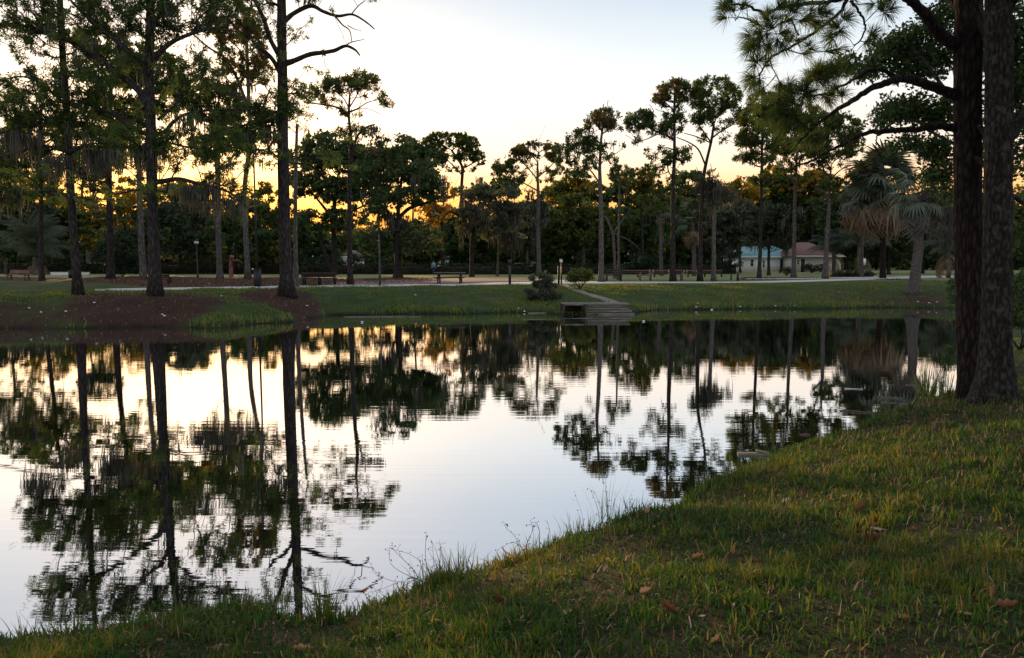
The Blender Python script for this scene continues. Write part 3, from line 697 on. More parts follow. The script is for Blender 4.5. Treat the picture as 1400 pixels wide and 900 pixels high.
    if moss or len(mosspts):
        pts = []
        if moss:
            idx = np.where(~S.fix[:S.n])[0] if S.n > 40 else np.arange(S.n)
            cand = S.pos[idx[rng.integers(0, len(idx), moss)]]; pts.append(cand)
        for (mx, my, rx, num) in mosspts:
            pts.append(np.array([V(mx + rng.uniform(-rx, rx), my + rng.uniform(-2, 2), Y + rng.uniform(-.5, .5)) for _ in range(num)]))
        P = np.concatenate(pts) - bp; L = mossL * rng.uniform(.5, 1.2, len(P))
        v, fl = moss_strips(P, 12, L, .0011 * Y, .10 + .0012 * Y)
        link('hanging_moss', mesh_np('hanging_moss', v, fl, M['moss'], tone=np.clip(rng.normal(.5, .25, sum(len(a) for a in fl)), 0, 1)), root, kind='stuff')
    return root

top = lambda py: (lambda T: (355 - (T[:, 2] - HC) / T[:, 1] * 1000 < py) & (rng.uniform(0, 1, len(T)) < .75))  # picks crown-top clusters that take the painted sunlit amber
def frac(p): return lambda T: rng.uniform(0, 1, len(T)) < p

# ---- left foreground group
tree('pine_tree', 'tall thick pine with two bare right limbs, rooted on the pine-straw spur', (392, 405),
     [(389, 300), (387, 200), (386, 95), (385, 20), (384, -60), (386, -170)],
     [(335, 165, 40, 22, 1.5), (372, 150, 28, 26, 1.5), (350, 205, 30, 12, 1.0), (402, 118, 16, 12, .8), (405, 150, 16, 12, .7), (400, 45, 12, 10, .6), (350, 12, 26, 18, .8), (424, -6, 22, 14, .7), (372, 38, 14, 16, .6),
      (350, 195, 26, 16, .6), (390, -150, 120, 70, .7), (330, -70, 70, 50, .7), (460, -80, 70, 40, .6), (505, 3, 8, 6, .6)],
     21, 9, dens=1.35, limbs=[
         ([(390, 95), (405, 82), (425, 74), (455, 70), (472, 63), (485, 68), (492, 76)], 8, 2, -1.0), ([(388, 30), (402, 18), (425, 8), (442, 16), (462, 22), (482, 20), (500, 30), (512, 40)], 7, 1.5, .6),
         ([(458, 22), (468, 34), (478, 42), (481, 58)], 2.5, 1), ([(472, 63), (480, 58), (498, 54)], 2, .8), ([(475, 35), (485, 40), (494, 42)], 1.4, .6),
         ([(384, 98), (370, 78), (352, 65), (345, 55)], 7, 4, .8), ([(384, 78), (370, 55), (362, 30), (350, 3), (342, -20)], 7, 4, -.8), ([(382, 160), (360, 168), (330, 172), (300, 178)], 5, 2, -1),
         ([(480, 20), (490, 8), (498, 2)], 1.6, 1)],
     moss=16, mossL=1.0, mosspts=[(352, 178, 26, 14)], thick=.8)
tree('pine_tree', 'forked moss-hung pine on the left bank with a long lower limb reaching right', (213, 404),
     [(209, 300), (207, 225), (206, 150), (204, 100), (205, 40), (206, -30), (204, -120)],
     [(45, 15, 44, 26), (20, 50, 26, 18), (100, 20, 45, 28), (150, 22, 40, 30), (205, 30, 40, 34), (255, 20, 40, 28), (300, 10, 36, 20), (185, 72, 30, 20, .6), (140, 108, 26, 18, .6), (275, 105, 34, 24, .9), (262, 80, 22, 16, .6),
      (75, 62, 34, 18, .6), (180, 188, 44, 17, 1.5), (255, 200, 44, 26, 1.4), (300, 192, 34, 18, 1.3), (225, 225, 26, 12, .8), (320, 225, 24, 12, .9), (300, 246, 24, 12, .9), (325, 262, 18, 10, .8), (210, -90, 150, 60, .6), (175, 150, 16, 16, .5), (226, 150, 16, 18, .5)],
     18, 9, dens=1.45, limbs=[
         ([(202, 142), (188, 122), (168, 105), (140, 84), (115, 70), (92, 55), (62, 46), (30, 40), (0, 32)], 11, 3, 1.2),
         ([(202, 100), (190, 82), (165, 62), (140, 40), (118, 22), (98, 2)], 8, 3, -1), ([(207, 92), (215, 75), (235, 58), (262, 46), (285, 40), (310, 36)], 8, 2.5, -.8),
         ([(207, 190), (225, 180), (238, 166), (255, 156), (285, 151), (320, 150), (345, 150)], 6, 2.5, .9), ([(204, 182), (185, 178), (160, 160), (140, 150), (118, 142), (98, 136)], 7, 2.5, 1.4),
         ([(212, 254), (228, 247), (245, 245), (270, 251), (295, 256), (318, 266), (338, 284)], 7.5, 2.5, -1.2), ([(238, 166), (243, 140), (250, 118), (262, 98)], 3.5, 1.5), ([(206, 205), (222, 195), (250, 200), (280, 205)], 4, 2),
         ([(204, 215), (190, 205), (170, 202), (150, 198)], 4, 2)],
     moss=46, mossL=1.25, mosspts=[(262, 254, 14, 16), (285, 258, 16, 18), (180, 202, 30, 26), (318, 272, 14, 10), (255, 158, 30, 10)], thick=.85)
tree('pine_tree', 'leftmost pine on the bank, dark and straight, its boughs heavy with moss', (107, 403),
     [(100, 310), (95, 230), (91, 150), (86, 80), (83, 20), (80, -60), (82, -130)],
     [(48, 150, 44, 24, 1.6), (20, 165, 26, 16, 1.4), (0, 250, 30, 14, 1), (120, 150, 26, 14, 1.1), (92, 120, 46, 26, 1.1), (60, 112, 30, 18), (118, 172, 36, 20), (150, 185, 30, 18), (12, 120, 22, 14, .8), (85, 170, 30, 12), (75, 40, 34, 20, .5), (12, 268, 30, 14, .9), (30, 240, 26, 10, .6), (85, -90, 90, 50, .6), (130, 110, 22, 16, .6)],
     13, 6, dens=1.35, limbs=[([(93, 205), (78, 204), (60, 200), (30, 208), (0, 214), (-30, 218)], 5, 2, .8), ([(94, 204), (115, 200), (140, 202), (165, 203), (190, 198)], 6, 2.5, -.8), ([(92, 180), (80, 174), (65, 168), (30, 174), (0, 182)], 5, 2, -.6),
         ([(96, 265), (80, 262), (50, 262), (20, 268), (-10, 275)], 4.5, 2, .6), ([(90, 150), (75, 130), (55, 112), (30, 105), (8, 108)], 4, 1.6)],
     moss=40, mossL=1.4, mosspts=[(130, 206, 16, 30), (75, 215, 22, 16), (30, 180, 28, 22), (12, 258, 18, 16), (150, 205, 16, 14)], thick=.8)

# ---- trees on the mown lawn behind the path, left to right
tree('pine_tree', 'thin pale pine at the far left edge behind the red bench', (9, 375), [(6, 320), (3, 270), (0, 220)], [(-5, 200, 30, 24), (20, 232, 20, 12, .5)], 4, 3, brk='bark_pale', moss=14, mosspts=[(4, 288, 8, 8)])
tree('pine_tree', 'slender dark pine right of the red bench with a white tag low on its trunk', (57, 384), [(56, 320), (56, 250), (54, 200), (56, 150)], [(55, 185, 40, 26, 1.5), (20, 215, 30, 16, 1.2), (85, 215, 30, 16, 1.2), (40, 235, 34, 12, 1), (70, 240, 24, 12, .9)], 7.5, 4,
     limbs=[([(56, 270), (75, 262), (95, 258)], 3, 1.5), ([(56, 262), (40, 250), (15, 248)], 3, 1.5)], moss=24, leaf2=('oak_olive', frac(.25)))
tree('cypress_tree', 'pale trunk forking into a V under thick curtains of grey moss', (121, 372), [(120, 330), (118, 312)], [(122, 225, 30, 22, .6), (135, 250, 18, 16, .5)], 5, 6,
     brk='bark_pale', limbs=[([(118, 314), (113, 295), (112, 260), (116, 230)], 5, 2), ([(118, 314), (125, 290), (128, 255), (128, 225)], 5, 2)], moss=20, mossL=2.4, mosspts=[(113, 228, 8, 26), (128, 226, 8, 30), (121, 270, 10, 16)], ok_from=.8)
tree('pine_tree', 'stout pine with flared foot in front of the big dark bush', (151, 382), [(151, 320), (149, 240), (150, 170), (152, 110)], [(150, 95, 44, 26, 1.3), (140, 60, 34, 20, 1.1), (165, 150, 36, 20, 1.2), (140, 185, 24, 12, .9)], 12, 5, moss=16)
tree('pine_tree', 'straight grey-barked pine just left of the forked moss-hung pine', (196, 382.5), [(193, 320), (190, 240), (190, 170), (192, 110)], [(200, 95, 44, 30, 1.3), (230, 135, 30, 20, 1.2), (180, 160, 26, 14, .9), (180, 230, 18, 18, .6)], 10.5, 5, brk='bark_pale', moss=14)
tree('pine_tree', 'grey pine with reddish stripped bark low on its trunk', (301, 381), [(299, 340), (298, 260), (297, 200), (296, 160)], [(296, 145, 38, 28, 1.3), (265, 125, 30, 22, 1.1), (320, 190, 28, 14, 1.1), (285, 195, 24, 12, .9)], 9.5, 7, brk='bark_pale', moss=26, mossL=1.6, mosspts=[(297, 165, 8, 14)])
tree('pine_tree', 'curving orange-tinted pine between the stripped trunk and the tall black pole', (339, 382), [(336, 320), (334, 270), (337, 230), (343, 190), (340, 140), (338, 80), (335, 20)],
     [(330, 70, 34, 40, .9), (320, 30, 34, 30, .9), (350, 100, 22, 20, .6), (372, 180, 22, 16, .5), (310, 110, 22, 16, .5)], 9, 4, leaf='pine', brk='bark_pale', leaf2=('pine_amber_lit', frac(.75)),
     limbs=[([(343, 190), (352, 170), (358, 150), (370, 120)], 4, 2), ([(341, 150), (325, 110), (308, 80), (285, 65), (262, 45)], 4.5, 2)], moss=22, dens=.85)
tree('pine_tree', 'thin pale-barked pine close behind the thick spur pine', (405, 397), [(404, 330), (404, 260), (405, 210), (406, 170)], [(406, 160, 26, 16, .7)], 8, 3.5, brk='bark_pale', Y=44)
tree('broken_snag', 'short rust-coloured broken stump standing on pine straw beside the stripped pine', (316, 381.5), [(316, 365), (317, 350)], [], 5, 6, brk='wound', limbs=[([(317, 358), (325, 356), (332, 360)], 2.5, 1)], cat='tree stump')
tree('pine_tree', 'flat-topped pine above the broad oak, crown of open ribs against the sky', (479, 389.5), [(478, 320), (478, 240), (480, 195), (477, 160), (478, 130)],
     [(445, 142, 18, 10, .9), (428, 128, 14, 12, .9), (462, 150, 12, 7, .8), (470, 118, 26, 9, 1.1), (492, 112, 22, 9, 1.1), (455, 120, 12, 9), (508, 118, 10, 9), (520, 135, 8, 6), (528, 142, 6, 6), (500, 128, 10, 7, .6), (484, 178, 16, 8, .7), (470, 176, 10, 5, .5)],
     9, 2.5, dens=1.1, limbs=[([(478, 160), (463, 148), (440, 143), (415, 140)], 3.5, 1.5), ([(477, 152), (490, 148), (503, 140), (520, 136)], 2, 1), ([(477, 156), (498, 148), (520, 156)], 1.2, .7), ([(478, 150), (470, 135), (460, 126)], 2, 1), ([(478, 148), (488, 130), (492, 116)], 2, 1),
         ([(480, 230), (487, 190), (500, 175), (513, 170)], 4, 2)],
     leaf2=('pine_amber_lit', frac(.3)), moss=3, mossL=.6, mosspts=[(508, 174, 6, 8)], thick=.75, cell=.28, ok_from=.6)
tree('oak_tree', 'broad dark oak with two stems filling the centre left behind the long bench', (457, 376), [(457, 330), (455, 290)],
     [(440, 205, 30, 28), (470, 215, 30, 26), (500, 225, 30, 24), (420, 250, 28, 26), (460, 260, 34, 22), (510, 262, 34, 22), (430, 300, 34, 20), (475, 300, 30, 20), (410, 215, 16, 16, .7), (405, 290, 20, 18)],
     9, 8, 'oak', 'oak', 'bark_dark', 1.7, .8, limbs=[([(455, 300), (458, 270), (462, 240)], 7, 3), ([(455, 300), (440, 280), (425, 262)], 5, 2), ([(457, 310), (480, 290), (505, 278)], 4, 2), ([(447, 372), (446, 350), (440, 330), (436, 305)], 6, 3)], moss=20, mossL=1.5,
     leaf2=('oak_grey', frac(.3)), ok_from=.7)
tree('oak_tree', 'wide-limbed oak with bleached moss tangles right of the thin lamp pole', (544, 380), [(544, 350), (543, 325), (544, 300)],
     [(520, 205, 20, 18, .9), (545, 200, 22, 16, .9), (505, 240, 28, 22), (545, 235, 34, 24), (585, 240, 26, 26, .9), (560, 270, 40, 18), (520, 280, 26, 16), (595, 262, 22, 18), (575, 330, 28, 28, .9), (515, 330, 24, 22, .9)],
     12, 9, 'oak', 'oak', 'bark_dark', 1.6, .8, limbs=[([(544, 305), (530, 290), (512, 285), (490, 292)], 5, 2), ([(544, 300), (560, 285), (590, 275), (612, 262)], 6, 2), ([(543, 320), (538, 300), (528, 285)], 3, 1), ([(541, 376), (540, 340), (538, 322), (530, 305), (526, 290)], 3.5, 1.5), ([(544, 300), (546, 270), (550, 240)], 6, 3)],
     moss=34, mossL=1.7, mosspts=[(545, 300, 14, 20), (528, 292, 10, 12)], leaf2=('oak_grey', frac(.22)), ok_from=.6)
tree('pine_tree', 'umbrella-crowned pine to the right of the wide oak, forked near the top', (632, 374), [(632, 320), (631, 260), (632, 230), (624, 215), (617, 205)],
     [(612, 193, 36, 9, 1.2), (590, 200, 20, 12, 1.1), (640, 200, 14, 12, .9), (652, 218, 9, 12), (632, 215, 14, 8, .7), (600, 215, 14, 8, .6)],
     7, 2.5, dens=1.2, limbs=[([(632, 232), (645, 224), (655, 214)], 2.4, 1), ([(632, 240), (618, 225), (600, 208)], 2.4, 1)], ok_from=.75, leaf2=('oak_olive', frac(.3)), cell=.36)
tree('gold_lit_tree', 'small tree of gold-lit foliage under the wide oak limb', (606, 373), [(605, 330), (604, 300)], [(592, 287, 24, 15), (600, 302, 16, 8, .7), (612, 265, 13, 14, .9), (606, 325, 14, 8, .4)], 6, 4, 'oak', 'gold_lit', 'bark_dark', 1.0, Y=95, leaf2=('oak_olive', frac(.25)))
tree('oak_tree', 'rounded grey-green oak with mossy skirts behind the picnic table', (645, 379), [(645, 350), (646, 325), (650, 300)],
     [(650, 265, 30, 16), (685, 272, 26, 20), (665, 290, 40, 20), (640, 300, 24, 18, .8), (695, 300, 18, 22), (680, 318, 22, 12), (705, 285, 12, 16)],
     7, 6, 'oak', 'oak_grey', 'bark_dark', 1.15, .9, limbs=[([(645, 318), (630, 298), (615, 290), (604, 300)], 4, 2), ([(648, 312), (668, 305), (690, 310)], 4, 2)], moss=60, mossL=1.9, ok_from=.6)
tree('oak_tree', 'small mossy oak beside the dark bollard lamp with a leaning thin trunk', (680, 378), [(681, 350), (682, 325)], [(680, 312, 26, 12, .7), (705, 322, 16, 10, .7)], 3.5, 3, 'oak', 'oak_grey', 'bark_pale', moss=40, mossL=1.8)
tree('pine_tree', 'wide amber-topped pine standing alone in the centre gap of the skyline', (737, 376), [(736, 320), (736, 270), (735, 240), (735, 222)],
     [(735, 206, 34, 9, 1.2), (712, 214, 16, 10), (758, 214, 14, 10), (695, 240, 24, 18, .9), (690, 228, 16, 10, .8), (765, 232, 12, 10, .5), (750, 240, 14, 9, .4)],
     7.5, 2.5, dens=1.05, leaf='pine', leaf2=('pine_amber_lit', top(219)), brk='bark_pale', ok_from=.7, moss=10, mosspts=[(738, 300, 10, 10)], cell=.36, limbs=[([(736, 245), (720, 228), (705, 215)], 2, 1), ([(736, 242), (752, 228), (764, 214)], 2, 1), ([(736, 262), (715, 250), (698, 242)], 2, 1)])
tree('oak_tree', 'olive-green round oak behind the two shrubs on the bank', (798, 375), [(798, 350), (797, 320)], [(790, 290, 30, 20, 1.2), (770, 315, 30, 22, 1.2), (815, 300, 30, 22, 1.2), (840, 320, 30, 20, 1.1), (800, 325, 34, 16, 1.1), (780, 272, 20, 10), (762, 340, 20, 10)],
     6, 5, 'oak', 'oak_olive', 'bark_pale', 1.25, .9, ok_from=.6)
tree('pine_tree', 'tall pine left of the rail with a stepped crown leaning left', (822, 386), [(822, 320), (821, 260), (820, 232), (822, 190), (826, 165)],
     [(826, 161, 22, 11, 1.1), (812, 172, 12, 8, .8), (838, 172, 12, 10, .8), (795, 190, 18, 11, 1.1), (775, 206, 13, 9), (812, 197, 16, 11), (800, 212, 16, 8, .7), (848, 206, 7, 8, .5), (780, 218, 8, 6, .6), (822, 212, 12, 8, .4), (765, 214, 5, 8), (790, 232, 20, 8, .5)],
     9, 2.2, dens=1.15, limbs=[([(821, 236), (812, 224), (795, 210), (778, 206)], 2.6, 1), ([(821, 250), (806, 232), (790, 226)], 2.6, 1), ([(822, 218), (838, 212), (848, 206)], 1.6, .8)], leaf2=('pine_amber_lit', top(180)), brk='bark_pale', ok_from=.7, cell=.28)
tree('pine_tree', 'thin straight pine just right of the stepped-crown pine', (846, 386), [(846, 320), (847, 270), (847, 240)], [(848, 240, 16, 12, .8), (845, 225, 8, 7, .6)], 4.5, 2, brk='bark_pale', Y=60)
tree('bare_tree', 'crooked leafless grey trunk between the two thin pines', (841, 386), [(840, 350), (838, 322), (831, 302), (826, 296)], [], 5, 2.5, brk='bark_pale', limbs=[([(838, 322), (848, 305), (856, 295)], 2, .8), ([(845, 318), (862, 330), (876, 342)], 2, .8)], Y=64)
tree('pine_tree', 'yellow-lit bushy pine in the gap right of the thin straight pine', (880, 374), [(878, 320), (876, 280), (876, 255)], [(870, 248, 24, 15, 1.1), (888, 258, 18, 12), (868, 268, 18, 10, .8), (885, 235, 10, 8, .6)], 4, 2.5, leaf='oak_olive', leaf2=('gold_lit', frac(.22)), Y=92)
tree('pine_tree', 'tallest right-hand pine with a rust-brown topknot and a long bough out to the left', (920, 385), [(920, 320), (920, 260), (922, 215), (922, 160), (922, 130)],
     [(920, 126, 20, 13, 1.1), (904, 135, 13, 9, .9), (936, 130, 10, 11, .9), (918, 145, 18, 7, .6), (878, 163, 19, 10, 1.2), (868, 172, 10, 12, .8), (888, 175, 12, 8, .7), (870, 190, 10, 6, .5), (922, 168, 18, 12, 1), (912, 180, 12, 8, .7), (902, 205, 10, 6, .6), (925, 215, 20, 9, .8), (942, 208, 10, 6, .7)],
     9, 2.2, dens=1.1, limbs=[([(922, 195), (912, 186), (898, 180), (880, 172), (868, 172)], 3, 1), ([(922, 190), (905, 183), (885, 190), (868, 196)], 2, 1), ([(922, 206), (910, 202), (898, 205)], 1.6, .8)], leaf2=('pine_amber_lit', top(150)), ok_from=.6, cell=.27, moss=2)
tree('pine_tree', 'vase-shaped pine beside the tallest one, trunk forking into a broad crown', (957, 385), [(958, 320), (960, 270), (963, 235), (972, 195), (976, 170)],
     [(975, 120, 26, 10, 1.1), (958, 135, 14, 12), (998, 135, 16, 14), (978, 140, 26, 12, .9), (955, 160, 12, 8, .8), (985, 155, 20, 9, .7), (1006, 155, 10, 10, .7), (968, 160, 16, 9, .6), (960, 186, 6, 3, .4)],
     8, 3, dens=1.15, limbs=[([(972, 195), (962, 180), (950, 163)], 2.4, 1), ([(973, 190), (985, 180), (1002, 170), (1010, 160)], 2.6, 1), ([(973, 198), (955, 188), (935, 182)], 2, 1), ([(965, 225), (955, 205), (942, 195), (925, 188)], 2.6, 1.2), ([(976, 170), (972, 150), (966, 132)], 2, 1), ([(976, 168), (985, 148), (992, 132)], 2, 1)], ok_from=.85, cell=.28)
tree('pine_tree', 'straight pale-trunked pine second right of the rust-topped one, mossy crown lower than its neighbours', (976, 385), [(976, 320), (977, 285), (978, 265)], [(980, 262, 20, 14, .9), (970, 245, 18, 12, .8), (995, 258, 14, 12, .8)], 7.5, 4, brk='bark_pale', leaf='oak_grey', moss=24, mossL=1.4)
tree('pine_tree', 'thin pale pine with a kinked top at the end of the low rail', (905, 377), [(904, 345), (905, 325), (903, 305), (898, 296)], [(898, 284, 14, 8, .8), (885, 275, 14, 8, .6)], 5, 2.5, brk='bark_pale', Y=80, leaf='oak_olive')
tree('oak_tree', 'brown-green oak filling the gap left of the teal-roofed house', (998, 373), [(998, 350), (996, 320)], [(990, 300, 26, 20), (1010, 320, 24, 18), (975, 330, 20, 16), (1018, 290, 20, 22), (1000, 345, 22, 8)], 5, 4, 'oak', 'oak_grey', 'bark_dark', 1.2, Y=100, moss=30)
tree('pine_tree', 'dark pine in front of the white house, trunk crossing its wall', (1038, 381), [(1040, 320), (1041, 250), (1042, 200), (1044, 150)],
     [(1042, 140, 20, 12, 1.0), (1030, 160, 24, 14, 1), (1055, 165, 18, 14), (1042, 185, 26, 14), (1022, 190, 14, 12), (1040, 215, 22, 10, .8), (1015, 215, 10, 8, .6), (1060, 200, 12, 10, .8), (1040, 245, 20, 7, .4)],
     6.5, 2.5, dens=1.2, leaf2=('pine_amber_lit', frac(.12)), moss=6)
tree('oak_tree', 'dark moss-bearded oak between the two house-front pines', (1051, 379), [(1051, 350), (1052, 330)], [(1045, 312, 24, 14), (1070, 318, 26, 16), (1055, 295, 30, 18), (1080, 300, 18, 20), (1030, 330, 14, 7, .7), (1063, 336, 16, 7, .7)], 5, 4, 'oak', 'dark_leaf', 'bark_dark', 1.2, moss=44, mossL=1.5, Y=82)
tree('pine_tree', 'grey pine rising just left of the red roof', (1085, 380), [(1086, 320), (1087, 260), (1089, 225), (1090, 190)],
     [(1080, 165, 22, 13), (1100, 155, 18, 12), (1088, 185, 26, 12), (1070, 200, 14, 12), (1108, 185, 14, 12), (1090, 210, 22, 9, .8), (1075, 228, 14, 8, .5)], 7.5, 2.5, dens=1.15, brk='bark_pale', leaf2=('pine_amber_lit', frac(.15)), moss=6)
tree('pine_tree', 'forked pine with pale trunk right of the red roof, crown spreading behind the near boughs', (1128, 381), [(1131, 320), (1134, 280), (1134, 262), (1136, 230)],
     [(1150, 180, 26, 20, 1.1), (1125, 170, 24, 16), (1140, 205, 26, 14), (1165, 200, 14, 14, .8), (1115, 200, 18, 12, .8), (1120, 225, 16, 8, .6), (1140, 250, 16, 10, .8), (1158, 235, 10, 8, .4)],
     8.5, 2.5, dens=1.15, brk='bark_pale', limbs=[([(1134, 272), (1126, 262), (1121, 258)], 4, 2), ([(1135, 262), (1128, 240), (1124, 220)], 3, 1.4), ([(1136, 245), (1150, 232), (1166, 226)], 2, 1)], leaf2=('oak_olive', frac(.3)))
tree('oak_tree', 'dark green oak in the far right background behind the palms', (1215, 376), [(1215, 350), (1216, 320)], [(1190, 330, 40, 30), (1240, 325, 40, 30), (1280, 320, 34, 30), (1150, 290, 36, 26, .9), (1300, 280, 30, 26, .8), (1250, 290, 36, 24, .7)], 5, 5, 'oak', 'dark_leaf', 'bark_dark', 1.2, Y=92)
# background oaks and pines behind the lawn
def bgtree(label, bx, by, blobs, leaf='oak', style='oak', dens=1.1, name='oak_tree', brk='bark_dark', h=None, w=4, moss=10, l2=None, Y=None):
    t = blobs[0]; return tree(name, label, (bx, by), [(bx + rng.uniform(-2, 2), by - 18), (bx + rng.uniform(-3, 3), t[1] + t[3] * .3)], blobs, w, w * .6, style, leaf, brk, dens, .9, moss=moss, mossL=1.6, leaf2=l2, Y=Y, ok_from=.5)
bgtree('low dark oak behind the date palm at far left', 28, 375, [(25, 300, 40, 26), (70, 305, 40, 24), (-20, 290, 40, 30), (45, 335, 50, 24)], 'dark_leaf', Y=96)
bgtree('small oak with yellow-lit fringes left of the big dark bush', 108, 374, [(105, 290, 34, 20, .8), (85, 275, 24, 14, .7), (140, 300, 30, 18, .8), (110, 330, 30, 18)], 'oak_olive', Y=98, l2=('gold_lit', frac(.25)))
bgtree('dark oak whose thin stems show through behind the glass globe lamp', 205, 374, [(215, 300, 34, 22), (240, 330, 40, 24), (190, 335, 30, 20), (180, 290, 20, 14, .6)], 'dark_leaf', Y=92)
bgtree('smoky grey-green oak behind the globe lamp', 248, 374, [(250, 290, 40, 34, 1.1), (275, 315, 36, 28), (235, 265, 20, 14, .6), (258, 345, 40, 16)], 'oak_grey', Y=100, moss=30)
bgtree('dark evergreen behind the stripped pine', 318, 376, [(315, 310, 34, 26), (340, 330, 34, 26), (300, 335, 30, 24), (328, 280, 28, 16, .8)], 'oak', Y=94)
bgtree('olive oak behind the tall black pole', 375, 376, [(372, 310, 34, 24), (395, 300, 30, 26), (360, 340, 34, 20), (350, 285, 20, 14, .6)], 'oak_olive', Y=98)
bgtree('distant green oak between the gold-lit tree and the grey oak', 628, 374, [(618, 330, 30, 26), (645, 335, 30, 22), (622, 300, 24, 18, .7)], 'oak', Y=104)
bgtree('bleached mossy cypress left of the amber-topped pine', 722, 375, [(722, 300, 24, 26, .8), (718, 330, 20, 18), (735, 280, 20, 14, .6)], 'oak_grey', Y=96, moss=60, name='cypress_tree', brk='bark_pale')
bgtree('dark oak shading the hedge right of the olive oak', 868, 374, [(870, 310, 28, 24), (892, 325, 28, 24), (855, 340, 26, 14), (900, 295, 24, 18)], 'oak', Y=98)
bgtree('yellowish oak behind the kinked pale pine', 925, 374, [(925, 285, 26, 18), (905, 300, 24, 18), (940, 310, 26, 22), (920, 335, 30, 18)], 'oak_olive', Y=104, moss=30)
bgtree('dark oak behind the vase-shaped pine', 965, 374, [(965, 300, 26, 26), (950, 335, 26, 22), (985, 280, 24, 18)], 'dark_leaf', Y=108)
bgtree('green oak behind the house between the two roofs', 1075, 370, [(1065, 275, 36, 24), (1095, 285, 34, 24), (1040, 280, 30, 22), (1115, 300, 26, 26)], 'oak', Y=150, dens=1)
bgtree('tall green oak over the red roof', 1150, 371, [(1145, 290, 36, 26), (1175, 275, 34, 24), (1120, 275, 26, 20)], 'oak_olive', Y=140, dens=1)

# far wood closing the view: one mass
prof = [(-500, 260), (-200, 265), (0, 282), (60, 272), (150, 292), (230, 282), (350, 300), (450, 305), (550, 300), (620, 285), (700, 280), (760, 262), (800, 270), (870, 258), (940, 262), (1000, 256), (1060, 264), (1100, 258), (1200, 268), (1300, 270), (1380, 258), (1600, 255), (1900, 255)]
pv, pq, ptn = [], [], []; tv = MB(); off = 0
for row, Yr in enumerate([152, 172, 196]):
    px = -420 + row * 17
    while px < 1820:
        topy = np.interp(px, [p[0] for p in prof], [p[1] for p in prof]) + rng.uniform(-2, 34) - row * 2
        c0 = V(px, topy, Yr + rng.uniform(-6, 6)); Rr = rng.uniform(3.0, 5.5); H = c0[2]
        g0 = gz(c0[0], c0[1]); cs = []
        for k in range(int(26 + H * 3.4)):
            zc = g0 + (H - g0) * (1 - rng.uniform(0, 1) ** .8 * .95); rad = Rr * (.35 + .65 * np.sqrt(max(0, 1 - ((zc - g0) / (H - g0)) ** 3)))
            a = rng.uniform(0, 2 * np.pi); rr = rad * rng.uniform(.1, 1) ** .5; cs.append([c0[0] + rr * math.cos(a), c0[1] + rr * math.sin(a), zc])
        cs = np.array(cs); v, q = leafcloud(cs, 1.25, 22, .66, .8, .8, tri=True)
        pv.append(v); pq.append(q + off); off += len(v); ptn.append(np.clip(np.repeat(rng.normal(.45, .14, len(cs)), 22) + rng.normal(0, .1, len(q)) + rng.normal(0, .08), 0, 1))
        tv.tube([[c0[0], c0[1], g0 - .2], [c0[0] + rng.uniform(-.4, .4), c0[1], g0 + (H - g0) * .5], [c0[0] + rng.uniform(-.8, .8), c0[1], H - 1]], [.28, .2, .07], 5)
        px += rng.uniform(27, 48) * 140 / Yr
bgtree('olive tree filling the skyline gap left of the stepped-crown pine', 790, 374, [(788, 245, 20, 12, .8), (770, 262, 22, 14, .8), (805, 262, 22, 14, .8)], 'oak_olive', Y=112, dens=1.4, l2=('gold_lit', frac(.2)), moss=4)
bgtree('green tree behind the thin straight pine', 855, 374, [(850, 252, 22, 14, .8), (835, 268, 24, 14, .8), (868, 282, 22, 14, .8)], 'oak', Y=112, dens=1.4, moss=4)
bgtree('green tree between the tallest pine and the vase-shaped pine', 942, 374, [(940, 245, 20, 12, .9), (928, 262, 24, 14, .9), (955, 268, 22, 14, .9)], 'oak', Y=112, dens=1.4, l2=('gold_lit', frac(.15)), moss=6)
bgtree('olive tree closing the skyline right of the dark house-front pine', 1066, 372, [(1062, 240, 22, 14, .9), (1048, 262, 22, 14, .9), (1080, 262, 20, 14, .9)], 'oak_olive', Y=142, dens=1.4, l2=('gold_lit', frac(.25)), moss=4)
bgtree('green rounded tree on the skyline right of the umbrella-crowned pine', 668, 374, [(664, 262, 22, 10, .9), (690, 258, 20, 12, .9), (648, 268, 16, 8, .8)], 'oak', Y=112, dens=1.4, l2=('gold_lit', frac(.1)), moss=4)
bgtree('tall green oak behind the wide oak, its top meeting the umbrella pine', 565, 374, [(560, 205, 26, 16), (585, 215, 24, 14), (540, 225, 26, 16), (575, 240, 26, 14), (520, 215, 16, 18, .8)], 'oak', Y=106, dens=1.3, moss=10)
for k_, (bx_, top_, lf_, Yb_, tx_) in enumerate([(640, 288, 'oak', 106, 'dark green oak backing the grey-green oak'), (702, 278, 'oak_olive', 108, 'olive oak backing the amber-topped pine on its left'), (752, 286, 'oak', 104, 'dense green oak backing the amber-topped pine on its right'), (832, 284, 'oak', 102, 'dense oak backing the two thin pines'),
        (893, 266, 'oak_olive', 110, 'olive oak backing the kinked pale pine'), (944, 276, 'oak', 104, 'green oak backing the slim white-trunked palm'), (984, 264, 'oak_grey', 112, 'grey-green oak backing the second pale-trunked pine'), (1160, 264, 'oak', 112, 'green oak backing the forked pine'),
        (1206, 268, 'oak_olive', 108, 'olive oak backing the large cabbage palm'), (1262, 264, 'oak', 106, 'green oak backing the leaning palm'), (1312, 260, 'oak_olive', 100, 'olive oak hidden behind the near pine trunk'), (570, 300, 'oak', 110, 'low green oak behind the wide oak'), (420, 306, 'oak', 108, 'low dark oak behind the two-stemmed oak'), (1360, 262, 'oak', 98, 'green oak behind the lichen-covered trunk')]):
    bgtree(tx_, bx_, 374, [(bx_, top_ + 15, 26, 15), (bx_ - 15, top_ + 40, 28, 20), (bx_ + 15, top_ + 43, 28, 20), (bx_, top_ + 70, 32, 15)], lf_, Y=Yb_, dens=1.7, moss=8)
